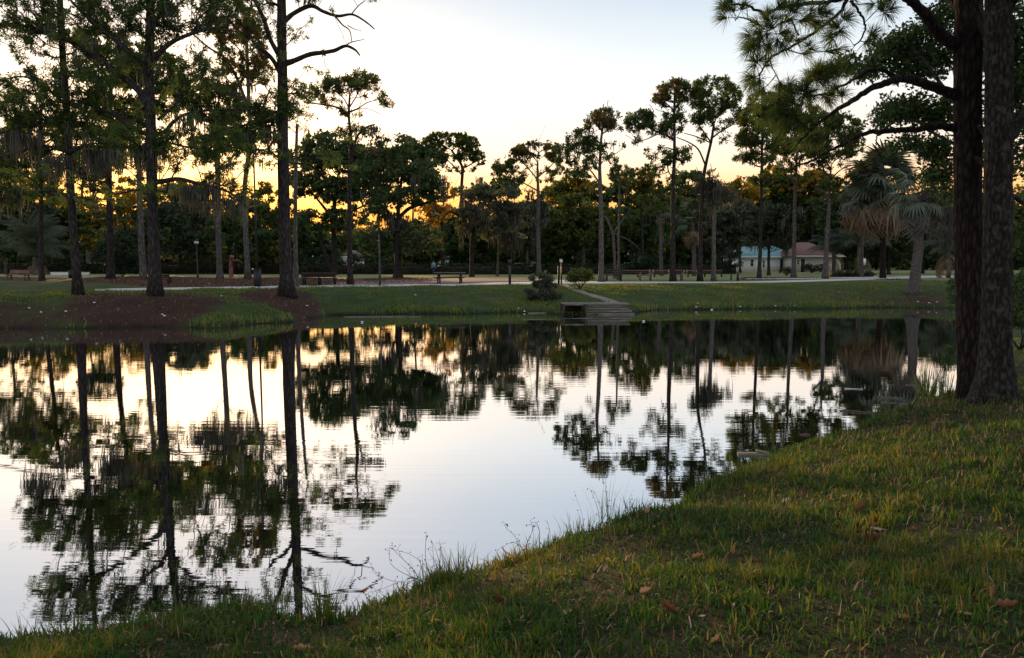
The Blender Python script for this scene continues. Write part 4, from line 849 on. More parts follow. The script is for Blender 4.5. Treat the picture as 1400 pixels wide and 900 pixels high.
for k_, (bx_, top_, lf_, tx_) in enumerate([(1022, 268, 'oak', 'green treetop just above the teal roof'), (1062, 276, 'oak_olive', 'olive treetop between the teal and red roofs'), (1104, 270, 'oak', 'green treetop above the red roof')]):
    bgtree(tx_, bx_, 371, [(bx_, top_ + 12, 26, 14), (bx_ - 12, top_ + 34, 26, 16), (bx_ + 12, top_ + 36, 26, 16)], lf_, Y=144, dens=1.6, moss=2)
bgtree('airy yellow-lit tree low in the glow at the far left', 62, 374, [(60, 262, 40, 26, .6), (30, 285, 30, 16, .6), (90, 300, 30, 16, .6)], 'oak_olive', Y=112, dens=1.1, l2=('gold_lit', frac(.8)), moss=4)
bgtree('airy yellow-lit tree between the stout pine and the grey pine', 172, 374, [(172, 270, 30, 26, .6), (150, 298, 26, 16, .6), (195, 300, 26, 16, .6)], 'oak_olive', Y=114, dens=1.1, l2=('gold_lit', frac(.85)), moss=4)
bgtree('pale olive tree rising right of the forked moss-hung pine', 250, 374, [(248, 262, 32, 20, .7), (270, 285, 30, 18, .7), (225, 290, 20, 14, .6)], 'oak_olive', Y=112, dens=1.5, l2=('gold_lit', frac(.2)), moss=6)
bgtree('airy orange-lit tree behind the tall black pole', 352, 374, [(345, 290, 30, 18, .6), (368, 270, 24, 20, .6), (322, 300, 22, 12, .6)], 'oak_olive', Y=116, dens=1.1, l2=('gold_lit', frac(.75)), moss=4)
bgtree('yellow-lit tree left of the olive round oak', 768, 374, [(762, 268, 26, 14, .6), (785, 260, 22, 12, .6)], 'oak_olive', Y=118, dens=1.5, l2=('gold_lit', frac(.7)), moss=4)
bgtree('yellow-lit tree in the gap between the vase pine and the house-front pine', 1012, 374, [(1010, 258, 26, 16, .6), (1030, 268, 24, 14, .6)], 'oak_olive', Y=118, dens=1.5, l2=('gold_lit', frac(.75)), moss=4)
bgtree('yellow-lit tree behind the two pines by the red roof', 1112, 370, [(1110, 248, 26, 16, .6), (1085, 255, 22, 14, .6)], 'oak_olive', Y=140, dens=1.5, l2=('gold_lit', frac(.75)), moss=4)
cs = []
for k in range(2600):
    px = rng.uniform(-420, 1820); Yr = rng.uniform(142, 152); hmax = 2.5 + 7 * fbm(np.array([px / 60.]), np.array([0.]), 61)[0]
    c0 = V(px, 360, Yr); cs.append([c0[0], Yr, gz(c0[0], Yr) + hmax * rng.uniform(0, 1) ** .8])
cs = np.array(cs); v, q = leafcloud(cs, 1.3, 24, .78, .8, .8, tri=True); pv.append(v); pq.append(q + off); off += len(v); ptn.append(np.clip(np.repeat(rng.normal(.3, .14, len(cs)), 24) + rng.normal(0, .1, len(q)), 0, .9))
tag(link('distant_wood', mesh_np('distant_wood', np.concatenate(pv), np.concatenate(pq), M['far_leaf'], tone=np.concatenate(ptn))), kind='stuff')
tag(link('distant_wood_trunks', tv.mesh('distant_wood_trunks', M['bark_dark'])), kind='stuff')

# ================================================================== PALMS
def fan_frond(seed, L=1.0, droop=.5, n=18, spread=3.6):
    """one fan frond pointing along +X: stalk plus separate drooping blades"""
    r = np.random.default_rng(seed); V_, Q = [], []
    st = smooth_path([[0, 0, 0], [L * .35, 0, .04], [L * .62, 0, 0]], 4); v, q, t = tube_geo(st, np.array([.025, .018, .014, .01]), 4, False)
    V_.append(v); Q.append(q); off = len(v)
    for k in range(n):
        a = (k / (n - 1) - .5) * spread; l = L * .62 * (1 - .25 * abs(a) / 2) * r.uniform(.85, 1.1); d = np.array([math.cos(a), math.sin(a), 0]); s = np.array([-math.sin(a), math.cos(a), 0]) * .036 * L
        b = st[-1]; m = b + d * l * .55 + [0, 0, .03 - droop * .06 * r.uniform(.5, 1.4)]; t_ = b + d * l * .9 + [0, 0, -droop * l * r.uniform(.5, 1.1)]
        V_.append(np.array([b - s * .3, b + s * .3, m + s, m - s, t_ + s * .15, t_ - s * .15])); Q.append(np.array([[0, 1, 2, 3], [3, 2, 4, 5]]) + off); off += 6
    return np.concatenate(V_), np.concatenate(Q)
def feather_frond(seed, L=2.5, droop=1.0, n=30, lw=.045):
    r = np.random.default_rng(seed); P = []
    x = z = 0; a = .75
    for k in range(13):
        P.append([x, 0, z]); ds = L / 12; x += math.cos(a) * ds; z += math.sin(a) * ds; a -= droop * .14 * (.5 + k / 10)
    P = np.array(P); v, q, t = tube_geo(P, np.linspace(.035, .006, 13), 4, False); V_, Q = [v], [q]; off = len(v)
    for k in range(n):
        u = .12 + .86 * k / n; i = u * 12; i0 = int(i); b = P[i0] * (1 - (i - i0)) + P[min(i0 + 1, 12)] * (i - i0); T = P[min(i0 + 1, 12)] - P[i0]; T /= np.linalg.norm(T) + 1e-9
        l = L * .20 * math.sin(math.pi * min(1, .15 + u * .8)) + .12
        for sgn in (-1, 1):
            d = T * .6 + np.array([0, sgn * .8, -.25 - .3 * r.random()]); d /= np.linalg.norm(d); w_ = T * lw
            m = b + d * l * .5; t_ = b + d * l + [0, 0, -l * .22]
            V_.append(np.array([b, m - w_ * .6, t_, m + w_ * .6])); Q.append(np.array([[0, 1, 2, 3]]) + off); off += 4
    return np.concatenate(V_), np.concatenate(Q)
PV = {}
def frond_mesh(kind, seed, matk, **kw):
    key = (kind, seed, matk, tuple(sorted(kw.items())))
    if key not in PV:
        v, q = (fan_frond if kind == 'fan' else feather_frond)(seed, **kw)
        PV[key] = mesh_np('frond', v, q, M[matk], tone=np.clip(np.random.default_rng(seed).normal(.5, .2, len(q)), 0, 1))
    return PV[key]
def place_frond(me, parent, p, az, el, roll=0, s=1, name='frond'):
    o = bpy.data.objects.new(name, me); C.objects.link(o); o.parent = parent
    o.matrix_local = Matrix.Translation(p) @ Matrix.Rotation(az, 4, 'Z') @ Matrix.Rotation(-el, 4, 'Y') @ Matrix.Rotation(roll, 4, 'X') @ Matrix.Scale(s, 4); return o
def palm(label, base, trunk, w0, w1, kind, R_, live, dead, matk='palm', deadm='palm_dead', Y=None, flare=False, name='cabbage_palm', deadel=(-88, -58), seed=0, brk='bark_palm', boots=0, live_el=(-25, 80), crown_rise=.35):
    rg = np.random.default_rng(seed + 100)
    if Y is None: bp = hit(*base); Y = bp[1]
    else: bp = V(base[0], base[1], Y); bp[2] = gz(bp[0], bp[1])
    mpp = Y / F; root = thing(name, label, 'palm', tuple(bp))
    TP = smooth_path([bp - [0, 0, .1]] + [V(a, b_, Y) for a, b_ in trunk], 22); h = TP[:, 2] - bp[2]
    r = np.linspace(w0, w1, 22) * mpp / 2 * (1 + (.55 if flare else .15) * np.exp(-np.clip(h, 0, 9) / .4))
    v, q, t = tube_geo(TP - bp, r, 14, True, .06); B = MB(); B.add(v, q, t); link('trunk', B.mesh('trunk', M[brk], True), root)
    top_ = TP[-1] - bp
    for k in range(live):
        az = rg.uniform(0, 2 * math.pi); u = rg.random(); el = R(live_el[0] + (live_el[1] - live_el[0]) * u ** 1.25)
        me = frond_mesh(kind, int(rg.integers(0, 4)), matk, L=R_)
        place_frond(me, root, Vector(top_) + Vector((0, 0, u * crown_rise * R_)), az, el, rg.uniform(-.5, .5), rg.uniform(.8, 1.1))
    for k in range(dead):
        az = rg.uniform(0, 2 * math.pi); el = R(rg.uniform(*deadel)); me = frond_mesh(kind, 10 + int(rg.integers(0, 4)), deadm, L=R_, **(dict(droop=1.1, spread=2.6, n=13) if kind == 'fan' else dict(droop=1.3)))
        place_frond(me, root, Vector(top_) + Vector((0, 0, -.05 - rg.random() * .25 * R_)), az, el, rg.uniform(-.6, .6), rg.uniform(.7, 1.0), 'dry_frond')
    if boots:
        B = MB()
        for k in range(boots):
            a = rg.uniform(0, 2 * math.pi); zz = rg.uniform(.05, .95); rr_ = w1 * mpp * (.7 + .5 * (1 - zz)); p = top_ + np.array([math.cos(a) * rr_ * .5, math.sin(a) * rr_ * .5, -zz * R_ * .8])
            d = np.array([math.cos(a) * .25, math.sin(a) * .25, -.45]); B.tube([p, p + d * .5 * [1.6, 1.6, .6], p + d], [.05, .045, .012], 5)
        link('dry_boots', B.mesh('dry_boots', M['palm_grey']), root, kind='stuff')
    return root
palm('large cabbage palm with full green crown and shaggy tan skirt behind the leaning palm', (1207, 381), [(1207, 340), (1206, 300), (1206, 265)], 8, 7, 'fan', 3.0, 66, 46, brk='bark_red', seed=1, live_el=(-28, 78), crown_rise=.3, deadel=(-75, -18))
palm('second green cabbage palm crown pressed against the left side of the large one', (1178, 376), [(1178, 340), (1180, 300), (1180, 272)], 5, 5, 'fan', 2.5, 36, 34, seed=8, Y=70, deadel=(-80, -20))
palm('pale leaning cabbage palm trunk with a grey collapsed skirt on the bank edge', (1249, 402), [(1252, 370), (1256, 335), (1256, 300), (1254, 272)], 14.5, 9.5, 'fan', 1.7, 26, 26, matk='palm', deadm='palm_grey', flare=True, seed=2, boots=60, deadel=(-88, -55), live_el=(-50, 60))
palm('slim cabbage palm with white trunk between the tallest pine and the vase-shaped pine', (949, 377), [(949, 350), (948, 325), (947, 305)], 6.5, 5, 'fan', 1.9, 26, 22, matk='palm', seed=3, brk='bark_palm', Y=78)
palm('small cabbage palm with yellowing fronds under the kinked pine', (903, 376), [(903, 340), (903, 300), (903, 288)], 4, 3.5, 'fan', 1.5, 22, 6, matk='palm', seed=4, Y=88)
palm('huge date palm with arching blue-green fronds near the far left bench', (48, 378), [(48, 366), (48, 352)], 6, 6, 'feather', 5.4, 70, 8, Y=84, seed=5, name='date_palm', live_el=(-12, 70), crown_rise=.15)
palm('feathery palm with long arching fronds right of the red roof', (1174, 373), [(1174, 355), (1174, 338)], 4.5, 4, 'feather', 4.0, 44, 6, Y=88, seed=6, name='date_palm', live_el=(-10, 80), crown_rise=.1)
palm('shorter feathery palm in shadow between the house and the large cabbage palm', (1140, 375), [(1140, 360), (1140, 345)], 5, 5, 'feather', 3.6, 34, 4, Y=92, seed=7, name='date_palm', live_el=(-10, 75), crown_rise=.1)
palm('feathery palm with yellowing fronds just left of the near trunks', (1297, 378), [(1297, 360), (1296, 345)], 5, 5, 'feather', 2.9, 40, 8, Y=66, seed=9, name='date_palm', live_el=(-15, 70), crown_rise=.1)
# collapsed grey fruit stalks hanging right of the leaning palm: a thing's part
lp = [o for o in C.objects if o.get('label', '').startswith('pale leaning cabbage')][0]
B = MB(); bp = np.array(lp.location); Yp = bp[1]
for k in range(22):
    x1 = rng.uniform(1262, 1306); ytop = 262 + (x1 - 1262) * .32 + rng.uniform(-6, 8); yb = ytop + rng.uniform(30, 66)
    pts = [V(1255 + rng.uniform(-3, 3), 276 + rng.uniform(-4, 8), Yp), V((1255 + x1) / 2, ytop - 4, Yp - rng.uniform(-.6, .6)), V(x1 - 4, ytop + 4, Yp + rng.uniform(-.8, .8)), V(x1 + rng.uniform(-6, 3), yb, Yp + rng.uniform(-.8, .8))]
    P = smooth_path(pts, 12) - bp; B.tube(P, np.linspace(.04, .012, 12), 4)
    for j in range(4, 12):
        for s in range(4):
            q_ = P[j] + rng.normal(0, .05, 3); e = q_ + np.array([rng.normal(0, .10), rng.normal(0, .10), -rng.uniform(.25, .55)]); B.tube([q_, (q_ + e) / 2 + rng.normal(0, .03, 3), e], [.016, .012, .004], 3, False)
link('collapsed_frond_stalks', B.mesh('collapsed_frond_stalks', M['palm_grey']), lp, kind='stuff')

# ================================================================== SHRUBS AND HEDGES
def shrub(name, label, base, lobes, leaf, Y=None, stems=6, group=None, size=None, dens=1.0, cat='shrub', K=30, stem_from=None):
    if Y is None: bp = hit(*base); Y = bp[1]
    else: bp = V(base[0], base[1], Y); bp[2] = gz(bp[0], bp[1])
    mpp = Y / F; root = thing(name, label, cat, tuple(bp), 0, group); cell = max(.16, .0042 * Y)
    T = blob_targets(lobes, Y, mpp, cell, dens * 2.8, .35, .9); T = T[T[:, 2] > bp[2] + .03]
    S = Skel(); S.add(bp, -1, 0, .05, True)
    for k in range(stems):
        a = rng.uniform(0, 6.28); S.polyline(np.array([bp, bp + [math.cos(a) * .1, math.sin(a) * .1, .15], bp + [math.cos(a) * .3, math.sin(a) * .3, .4]]), [.035, .03, .022])
    S.grow(T, bf=.5, seg=.3, tipr=.008, rise=.5); e = S.edges(); v, q = prisms(*[a - bp if a.ndim == 2 else a for a in e], k=3)
    B = MB(); B.add(v, q)
    for k in range(stems): B.tube(S.pos[1 + 3 * k:4 + 3 * k] - bp, [.035, .03, .02], 4)
    link('stems', B.mesh('stems', M['twig']), root)
    sz = size or max(.05, .0026 * Y); v, q = leafcloud(T - bp, cell * 1.1, K, sz)
    tn = np.clip(np.repeat(rng.normal(.5, .2, len(T)), K) + rng.normal(0, .12, len(q)), 0, 1)
    link('foliage', mesh_np('foliage', v, q, M[leaf], tone=tn), root); return root
shrub('bank_shrub', 'big grey-green shrub leaning over the water at the left of the wooden landing', (745, 424), [(738, 383, 19, 12), (732, 395, 14, 14), (748, 398, 20, 16), (752, 412, 18, 12), (740, 408, 18, 14)], 'oak_grey', Y=39.5, dens=1.5, K=40)
shrub('bank_shrub', 'rounded light green shrub on bare stems at the top of the dirt trail', (793, 396), [(793, 375, 18, 8), (784, 380, 10, 6), (802, 379, 11, 6), (793, 382, 12, 5)], 'oak_olive', dens=1.6, K=34)
shrub('bank_shrub', 'glossy-leaved sapling peeking out left of the near pine trunk', (1304, 424), [(1304, 398, 8, 12), (1296, 405, 6, 8), (1306, 415, 6, 6), (1302, 388, 6, 6)], 'oak', Y=30, dens=1.3, K=22, size=.11)
shrub('dark_bush', 'big near-black bush between the stout pine and the grey pine', (168, 382), [(165, 345, 30, 26), (150, 350, 22, 20), (180, 352, 22, 20), (165, 325, 20, 12), (168, 366, 30, 12)], 'dark_leaf', Y=70, dens=1.3)
shrub('dark_bush', 'green round bush at the right picture edge beyond the near trunks', (1395, 470), [(1398, 405, 26, 26), (1408, 430, 30, 30), (1385, 425, 10, 18, .7), (1402, 385, 18, 16)], 'oak', Y=19, dens=1.2, size=.09, K=34)
shrub('dark_bush', 'shadowed shrub filling the bank corner behind the lichen-covered trunk', (1372, 445), [(1372, 395, 18, 34), (1350, 400, 20, 30), (1392, 400, 18, 30), (1330, 405, 16, 26)], 'dark_leaf', Y=34, dens=1.1)
shrub('clipped_bush', 'small clipped round bush left of the grey pine by the red roof', (1075, 378.5), [(1075, 371, 7, 5)], 'dark_leaf', Y=78, dens=1.6)
shrub('clipped_bush', 'dark bush against the cream wall under the red roof', (1110, 373), [(1108, 366, 10, 6), (1122, 366, 10, 6)], 'dark_leaf', Y=108, dens=1.6)
shrub('clipped_bush', 'dark round bush beside the teal-roofed shed in the gap', (880, 375), [(876, 356, 14, 12), (890, 360, 12, 12), (862, 366, 12, 7)], 'dark_leaf', Y=92, dens=1.4)
shrub('clipped_bush', 'low sago-like bush right of the bare lamp pole', (1012, 372), [(1000, 362, 14, 7), (985, 366, 12, 7), (975, 358, 8, 8)], 'oak_grey', Y=104, dens=1.3)
def hedge(label, px0, px1, pybase, pytop, Y, leaf='dark_leaf'):
    a = V(px0, pybase, Y); b_ = V(px1, pybase, Y); ctr = (a + b_) / 2; ctr[2] = gz(ctr[0], ctr[1]); h = (HC + (355 - pytop) * Y / F) - ctr[2]
    root = thing('clipped_hedge', label, 'hedge', tuple(ctr)); L = b_[0] - a[0]; n = int(L * 16); D_ = 1.3
    x = rng.uniform(-L / 2, L / 2, n); y = rng.uniform(-D_ / 2, D_ / 2, n); z = rng.uniform(0.03, 1, n)
    side = rng.random(n) < .6; y[side] = -D_ / 2 + rng.normal(0, .06, side.sum()); z[~side] = 1 + rng.normal(0, .03, (~side).sum())
    hh = h * (1 + .16 * (fbm(x * .5 + px0, x * 0, 5) - .5) * 2); P = np.c_[x, y, z * hh]
    v, q = leafcloud(P, .22, 8, .0026 * Y); g_ = height(P[:, 0] + ctr[0], P[:, 1] + ctr[1]) - ctr[2]
    link('foliage', mesh_np('foliage', v, q, M[leaf], tone=np.clip(np.repeat(rng.normal(.5, .2, n), 8) + rng.normal(0, .1, len(q)), 0, 1)), root)
    B = MB(); B.box((0, .1, h * .42), (L * .99, D_ * .7, h * .8)); link('inner_stems', B.mesh('inner_stems', M['twig']), root)
hedge('long dark hedge across the back lawn behind the picnic table', 548, 745, 375, 362, 93)
hedge('dark hedge in front of the white gabled house at centre left', 405, 545, 374.5, 361, 95)
hedge('dark hedge between the bollard lamp and the low rail', 748, 850, 374, 362, 94)
hedge('low dark hedge running past the small white sign right of the red roof', 1137, 1192, 378.5, 371, 72)
hedge('dark hedge closing the far left lawn behind the white slab', 0, 200, 374, 361, 100)
hedge('dark hedge behind the globe lamp', 202, 400, 374.5, 360, 98)
hedge('dark hedge left of the teal-roofed house', 855, 1006, 373.5, 362, 100)

# ================================================================== BUILDINGS
def house(label, px0, px1, pybase, pyeave, pyridge, Y, wall, roof, depth=8, ridge=(.3, .7), wins=(), doors=(), gable=False, wallh=None, base=None):
    a = V(px0, pybase, Y); b_ = V(px1, pybase, Y); L = b_[0] - a[0]; ctr = (a + b_) / 2; g = gz(ctr[0], Y)
    ctr[2] = g; ev = HC + (355 - pyeave) * Y / F - g; rd = HC + (355 - pyridge) * Y / F - g; mpp = Y / F
    root = thing('small_house', label, 'house', (ctr[0], Y, g))
    # front wall faces -Y at local y=0
    B = MB(); B.box((0, .1 + depth / 2, ev / 2 - .15), (L, depth, ev + .3)); 
    if gable: B.add([[-L / 2, .1, ev - .01], [L / 2, .1, ev - .01], [0, .1, rd - .1], [-L / 2, depth + .1, ev - .01], [L / 2, depth + .1, ev - .01], [0, depth + .1, rd - .1]], [[0, 3, 5, 2], [1, 2, 5, 4]], [[0, 1, 2], [3, 5, 4]])
    link('wall', B.mesh('wall', M[wall]), root)
    o = .5; B = MB(); e = ev - .02
    if gable:
        v = [[-L / 2 - o, -o, e - .25], [0, -o, rd], [L / 2 + o, -o, e - .25], [-L / 2 - o, depth + o, e - .25], [0, depth + o, rd], [L / 2 + o, depth + o, e - .25]]
        v2 = [[p[0], p[1], p[2] + .14] for p in v]; B.add(v + v2, [[0, 1, 4, 3], [1, 2, 5, 4], [6, 9, 10, 7], [7, 10, 11, 8], [0, 6, 7, 1], [1, 7, 8, 2], [3, 4, 10, 9], [4, 5, 11, 10], [0, 3, 9, 6], [2, 8, 11, 5]])
    else:
        x0, x1 = -L / 2 - o, L / 2 + o; r0 = x0 + (x1 - x0) * ridge[0]; r1 = x0 + (x1 - x0) * ridge[1]; yb = depth + o
        v = [[x0, -o, e + .14], [x1, -o, e + .14], [x1, yb, e + .14], [x0, yb, e + .14], [r0, depth / 2, rd], [r1, depth / 2, rd], [x0, -o, e], [x1, -o, e], [x1, yb, e], [x0, yb, e]]
        B.add(v, [[0, 1, 5, 4], [1, 2, 5, 5][:3] + [5], [2, 3, 4, 5], [0, 6, 7, 1], [1, 7, 8, 2], [2, 8, 9, 3], [3, 9, 6, 0], [6, 9, 8, 7]][0:1] + [[2, 3, 4, 5], [0, 6, 7, 1], [1, 7, 8, 2], [2, 8, 9, 3], [3, 9, 6, 0], [6, 9, 8, 7]], [[1, 2, 5], [3, 0, 4]])
    ro = link('roof', B.mesh('roof', M[roof]), root)
    B = MB(); B.box((0, -.55, ev + .04), (L + 1.1, .05, .2)); link('fascia', B.mesh('fascia', M['white']), ro)
    for (wx, wy0, wy1, ww) in wins:
        x = (wx - CX) * mpp - ctr[0]; z0 = HC + (355 - wy1) * mpp - g; z1 = HC + (355 - wy0) * mpp - g; wm = ww * mpp
        f = MB()
        for s in (-1, 1): f.box((x + s * wm / 2, .06, (z0 + z1) / 2), (.08, .1, z1 - z0 + .08))
        for zz in (z0, z1): f.box((x, .055, zz), (wm, .12, .08))
        f.box((x, .058, (z0 + z1) / 2), (wm - .08, .06, .04)); fo = link('window', f.mesh('window', M['white']), root)
        p = MB(); p.box((x, .085, (z0 + z1) / 2), (wm, .03, z1 - z0)); link('pane', p.mesh('pane', M['glass']), fo)
    for (wx, wy0, ww, mt) in doors:
        x = (wx - CX) * mpp - ctr[0]; z1 = HC + (355 - wy0) * mpp - g; wm = ww * mpp; f = MB()
        f.box((x, .07, z1 / 2), (wm, .08, z1)); do = link('door', f.mesh('door', M[mt]), root); f = MB()
        for s in (-1, 1): f.box((x + s * (wm / 2 + .05), .06, z1 / 2), (.1, .14, z1 + .1))
        f.box((x, .06, z1 + .06), (wm + .2, .14, .1)); link('frame', f.mesh('frame', M['white']), do)
        f = MB(); f.sphere((x + wm * .35, .01, 1.0), .05); link('handle', f.mesh('handle', M['metal_grey']), do)
    return root
house('white-walled house under a teal hipped roof, right of centre across the pond', 1009, 1086, 371, 352, 336, 128, 'wall_white', 'roof_teal', 9, (.27, .75), [(1027, 355, 364, 4), (1043, 356, 366, 2.5), (1077, 356, 364, 4)], [(1067, 355, 4, 'metal_black')])
house('cream house with a brown-red hipped roof beside the teal-roofed one', 1088, 1150, 372, 351, 331, 122, 'wall_cream', 'roof_red', 9, (.28, .5), [(1089.5, 355, 362, 3)], [(1096, 354, 5.5, 'metal_black')])
house('pale cottage with brown shingles seen left of the two-stemmed oak', 410, 432, 371, 352, 341, 118, 'wall_white', 'roof_grey', 6, (.3, .7), [(416, 356, 363, 3), (424, 356, 364, 2.5)], [])
shrub('dark_bush', 'dark bushes hiding the foot of the pale cottage at centre left', (430, 375), [(428, 362, 26, 10), (452, 362, 18, 9), (405, 358, 14, 12)], 'dark_leaf', Y=104, dens=1.4)
shrub('dark_bush', 'dark bushes below the small white gable at centre left', (492, 375), [(495, 358, 18, 13), (520, 362, 16, 11), (470, 364, 14, 7)], 'dark_leaf', Y=104, dens=1.4)
house('tall-gabled pale house half hidden behind the two-stemmed oak', 424, 449, 371, 350, 333, 124, 'wall_white', 'roof_grey', 7, gable=True, wins=[(440, 352, 358, 3)])
house('small white gable seen in the gap beside the two-stemmed oak', 461, 488, 371, 352, 343, 120, 'wall_white', 'roof_grey', 6, gable=True, wins=[(468, 351, 358, 4), (482, 352, 358, 3)])
house('small bluish gabled shed right of the flat-topped pine', 598, 610, 371, 353, 346, 120, 'wall_white', 'roof_teal', 5, gable=True, wins=[(604, 356, 362, 3)])
house('white-trimmed shed with teal roof glimpsed in the gap right of the thin pines', 862, 884, 372, 343, 336, 112, 'wall_white', 'roof_teal', 6, (.25, .7))
house('low teal-roofed building behind the bank shrub in the centre', 716, 742, 372, 352, 345, 116, 'wall_white', 'roof_teal', 6, (.2, .8), [(724, 355, 360, 3)])

# ================================================================== FURNITURE
def bench(label, base, W, H, mat, rz=0, Y=None, legs=3, group='park benches', back=True, name='park_bench'):
    bp = hit(*base) if Y is None else np.array([*V(base[0], base[1], Y)[:2], 0]); bp[2] = gz(bp[0], bp[1])
    root = thing(name, label, 'bench', tuple(bp), rz, group)
    for k in range(3):
        B = MB(); B.box((0, .14 * k - .1, .45), (W, .12, .045)); link('seat_slat', B.mesh('seat_slat', M[mat]), root)
    if back:
        for k in range(3):
            B = MB(); B.box((0, -.2 - .03 * k, .58 + k * (H - .58) / 2.2), (W, .035, .11), rx=.15); link('back_slat', B.mesh('back_slat', M[mat]), root)
    for k in range(legs):
        x = -W / 2 + .12 + (W - .24) * k / (legs - 1); B = MB()
        B.box((x, .22, .22), (.09, .09, .44)); B.box((x, -.18, H / 2), (.09, .09, H), rx=.06); B.box((x, .02, .40), (.08, .46, .06)); B.box((x, 0, .03), (.1, .62, .06))
        link('leg', B.mesh('leg', M['metal_black' if mat == 'wood_dark' else mat]), root)
    return root
bench('reddish timber bench on the straw at the far left, its slats catching light', (25, 383.5), 1.9, .78, 'wood_red', rz=R(168), legs=2)
bench('long dark bench with three leg frames at the path edge left of the flat-topped pine', (437, 390), 2.25, .78, 'wood_dark')
bench('low dark timber bench on the grass in front of the rail', (882, 387), 1.05, .66, 'wood_red', back=False, legs=2, Y=56)
bench('dark open bench frame at the left end of the rail', (839, 387), 1.3, .9, 'wood_dark', legs=2, Y=55)
bench('short dark bench partly behind the tallest pine', (926, 386), .9, .62, 'wood_red', back=False, legs=2, Y=58)
bench('dark bench glimpsed behind the forked pine', (224, 389), 1.0, .6, 'wood_dark', back=True, legs=2, Y=49)
def picnic(label, base, W):
    bp = hit(*base); root = thing('picnic_table', label, 'picnic table', tuple(bp), R(-3))
    for k in range(5):
        B = MB(); B.box((0, -.34 + .17 * k, .76), (W, .155, .045)); link('tabletop_plank', B.mesh('tabletop_plank', M['wood_grey']), root)
    for s in (-1, 1):
        for k in range(2):
            B = MB(); B.box((0, s * (.62 + .15 * k), .45), (W, .14, .045)); link('seat_plank', B.mesh('seat_plank', M['wood_dark']), root)
        B = MB(); x = s * W * .36
        B.box((x, -.38, .37), (.09, .09, .82), rx=-.38); B.box((x, .38, .37), (.09, .09, .82), rx=.38); B.box((x, 0, .40), (.07, 1.6, .09)); B.box((x, 0, .70), (.075, .75, .08))
        link('leg', B.mesh('leg', M['wood_dark']), root)
picnic('dark picnic table with attached benches standing on the brick plaza', (615, 388.6), 2.05)
# low timber rail
bp = V(918, 380, 70); bp[2] = gz(bp[0], bp[1]); rf = thing('timber_rail', 'long low brown timber rail on short posts right of the thin pines', 'fence', tuple(bp))
for z in (.42, .62):
    B = MB(); B.box((0, 0, z), (9.6, .08, .12)); link('rail', B.mesh('rail', M['wood_dark' if z < .5 else 'wood_red']), rf)
for k in range(7):
    B = MB(); B.box((-4.8 + 1.6 * k, .09, .35), (.12, .12, .72)); link('post', B.mesh('post', M['wood_dark']), rf)
def bollard(label, base, h, Y=None, r=.07, wide=False, group='dark bollards by the path'):
    bp = hit(*base) if Y is None else V(base[0], base[1], Y); bp[2] = gz(bp[0], bp[1]); root = thing('bollard', label, 'bollard', tuple(bp), 0, group)
    B = MB(); B.tube([[0, 0, -.05], [0, 0, h]], [r, r * .9], 8); link('post', B.mesh('post', M['metal_black']), root)
    B = MB(); B.tube([[0, 0, h - .02], [0, 0, h + .04]], [r * 1.25, r * .6], 8); link('cap', B.mesh('cap', M['metal_black']), root)
bollard('slender dark bollard, left of the pair right of the vase-shaped pine', (999.5, 385), .48, 60)
bollard('thicker dark bollard, right of the pair right of the vase-shaped pine', (1008.5, 387), .56, 57, .1)
for k, (px, Y, txt) in enumerate([(914, 84, 'pale short post right of the kinked pine'), (935, 80, 'pale short post just right of the tallest pine trunk'), (939, 82, 'thinner pale post beside the white palm trunk'), (952, 80, 'pale short post touching the white palm trunk'), (888, 86, 'pale short post left of the tallest pine'), (893, 88, 'grey short post left of the tallest pine')]):
    bp = V(px, 375, Y); bp[2] = gz(bp[0], bp[1]); r_ = thing('marker_post', txt, 'post', tuple(bp), 0, 'pale marker posts'); B = MB(); B.tube([[0, 0, -.05], [0, 0, .6]], [.07, .07], 7); link('shaft', B.mesh('shaft', M['stone']), r_); B = MB(); B.tube([[0, 0, .6], [0, 0, .66]], [.08, .03], 7); link('cap', B.mesh('cap', M['stone']), r_)
# lamps and poles
bp = V(270.5, 379, 68); bp[2] = gz(bp[0], bp[1]); l = thing('park_lamp', 'black park lamp with a white globe head on the back lawn', 'lamp', tuple(bp))
B = MB(); B.tube([[0, 0, -.05], [0, 0, .25], [0, 0, .3], [0, 0, 3.05]], [.11, .11, .06, .05], 8); link('pole', B.mesh('pole', M['metal_black']), l)
B = MB(); B.sphere((0, 0, 3.25), .21, 10, 7, (1, 1, .85)); link('globe', B.mesh('globe', M['lamp_glass'], True), l)
B = MB(); B.tube([[0, 0, 3.35], [0, 0, 3.5]], [.2, .03], 8); B.tube([[0, 0, 3.0], [0, 0, 3.08]], [.06, .14], 8); link('lamp_cap', B.mesh('lamp_cap', M['metal_grey']), l)
bp = hit(352.5, 392.5); l = thing('light_pole', 'tall thin black pole with a box at its foot, left of the spur pine', 'pole', tuple(bp))
B = MB(); B.tube([[0, 0, -.05], [0, 0, 8.2]], [.075, .05], 8); link('pole', B.mesh('pole', M['metal_black']), l)
B = MB(); B.box((0, 0, .52), (.36, .3, 1.05)); B.box((0, 0, 1.07), (.4, .34, .06)); link('base_box', B.mesh('base_box', M['metal_black']), l)
B = MB(); B.box((-.19, -.05, 1.05), (.25, .02, .08), ry=.5); link('tag', B.mesh('tag', M['white']), l)
B = MB(); B.box((.3, 0, 8.2), (.7, .2, .1)); link('lamp_head', B.mesh('lamp_head', M['metal_black']), l)
bp = hit(519.5, 391); l = thing('light_pole', 'thin dark pole with a flat lamp arm right of the flat-topped pine', 'pole', tuple(bp))
B = MB(); B.tube([[0, 0, -.05], [0, 0, .9], [0, 0, .95], [0, 0, 3.4]], [.075, .07, .05, .045], 8); link('pole', B.mesh('pole', M['metal_grey']), l)
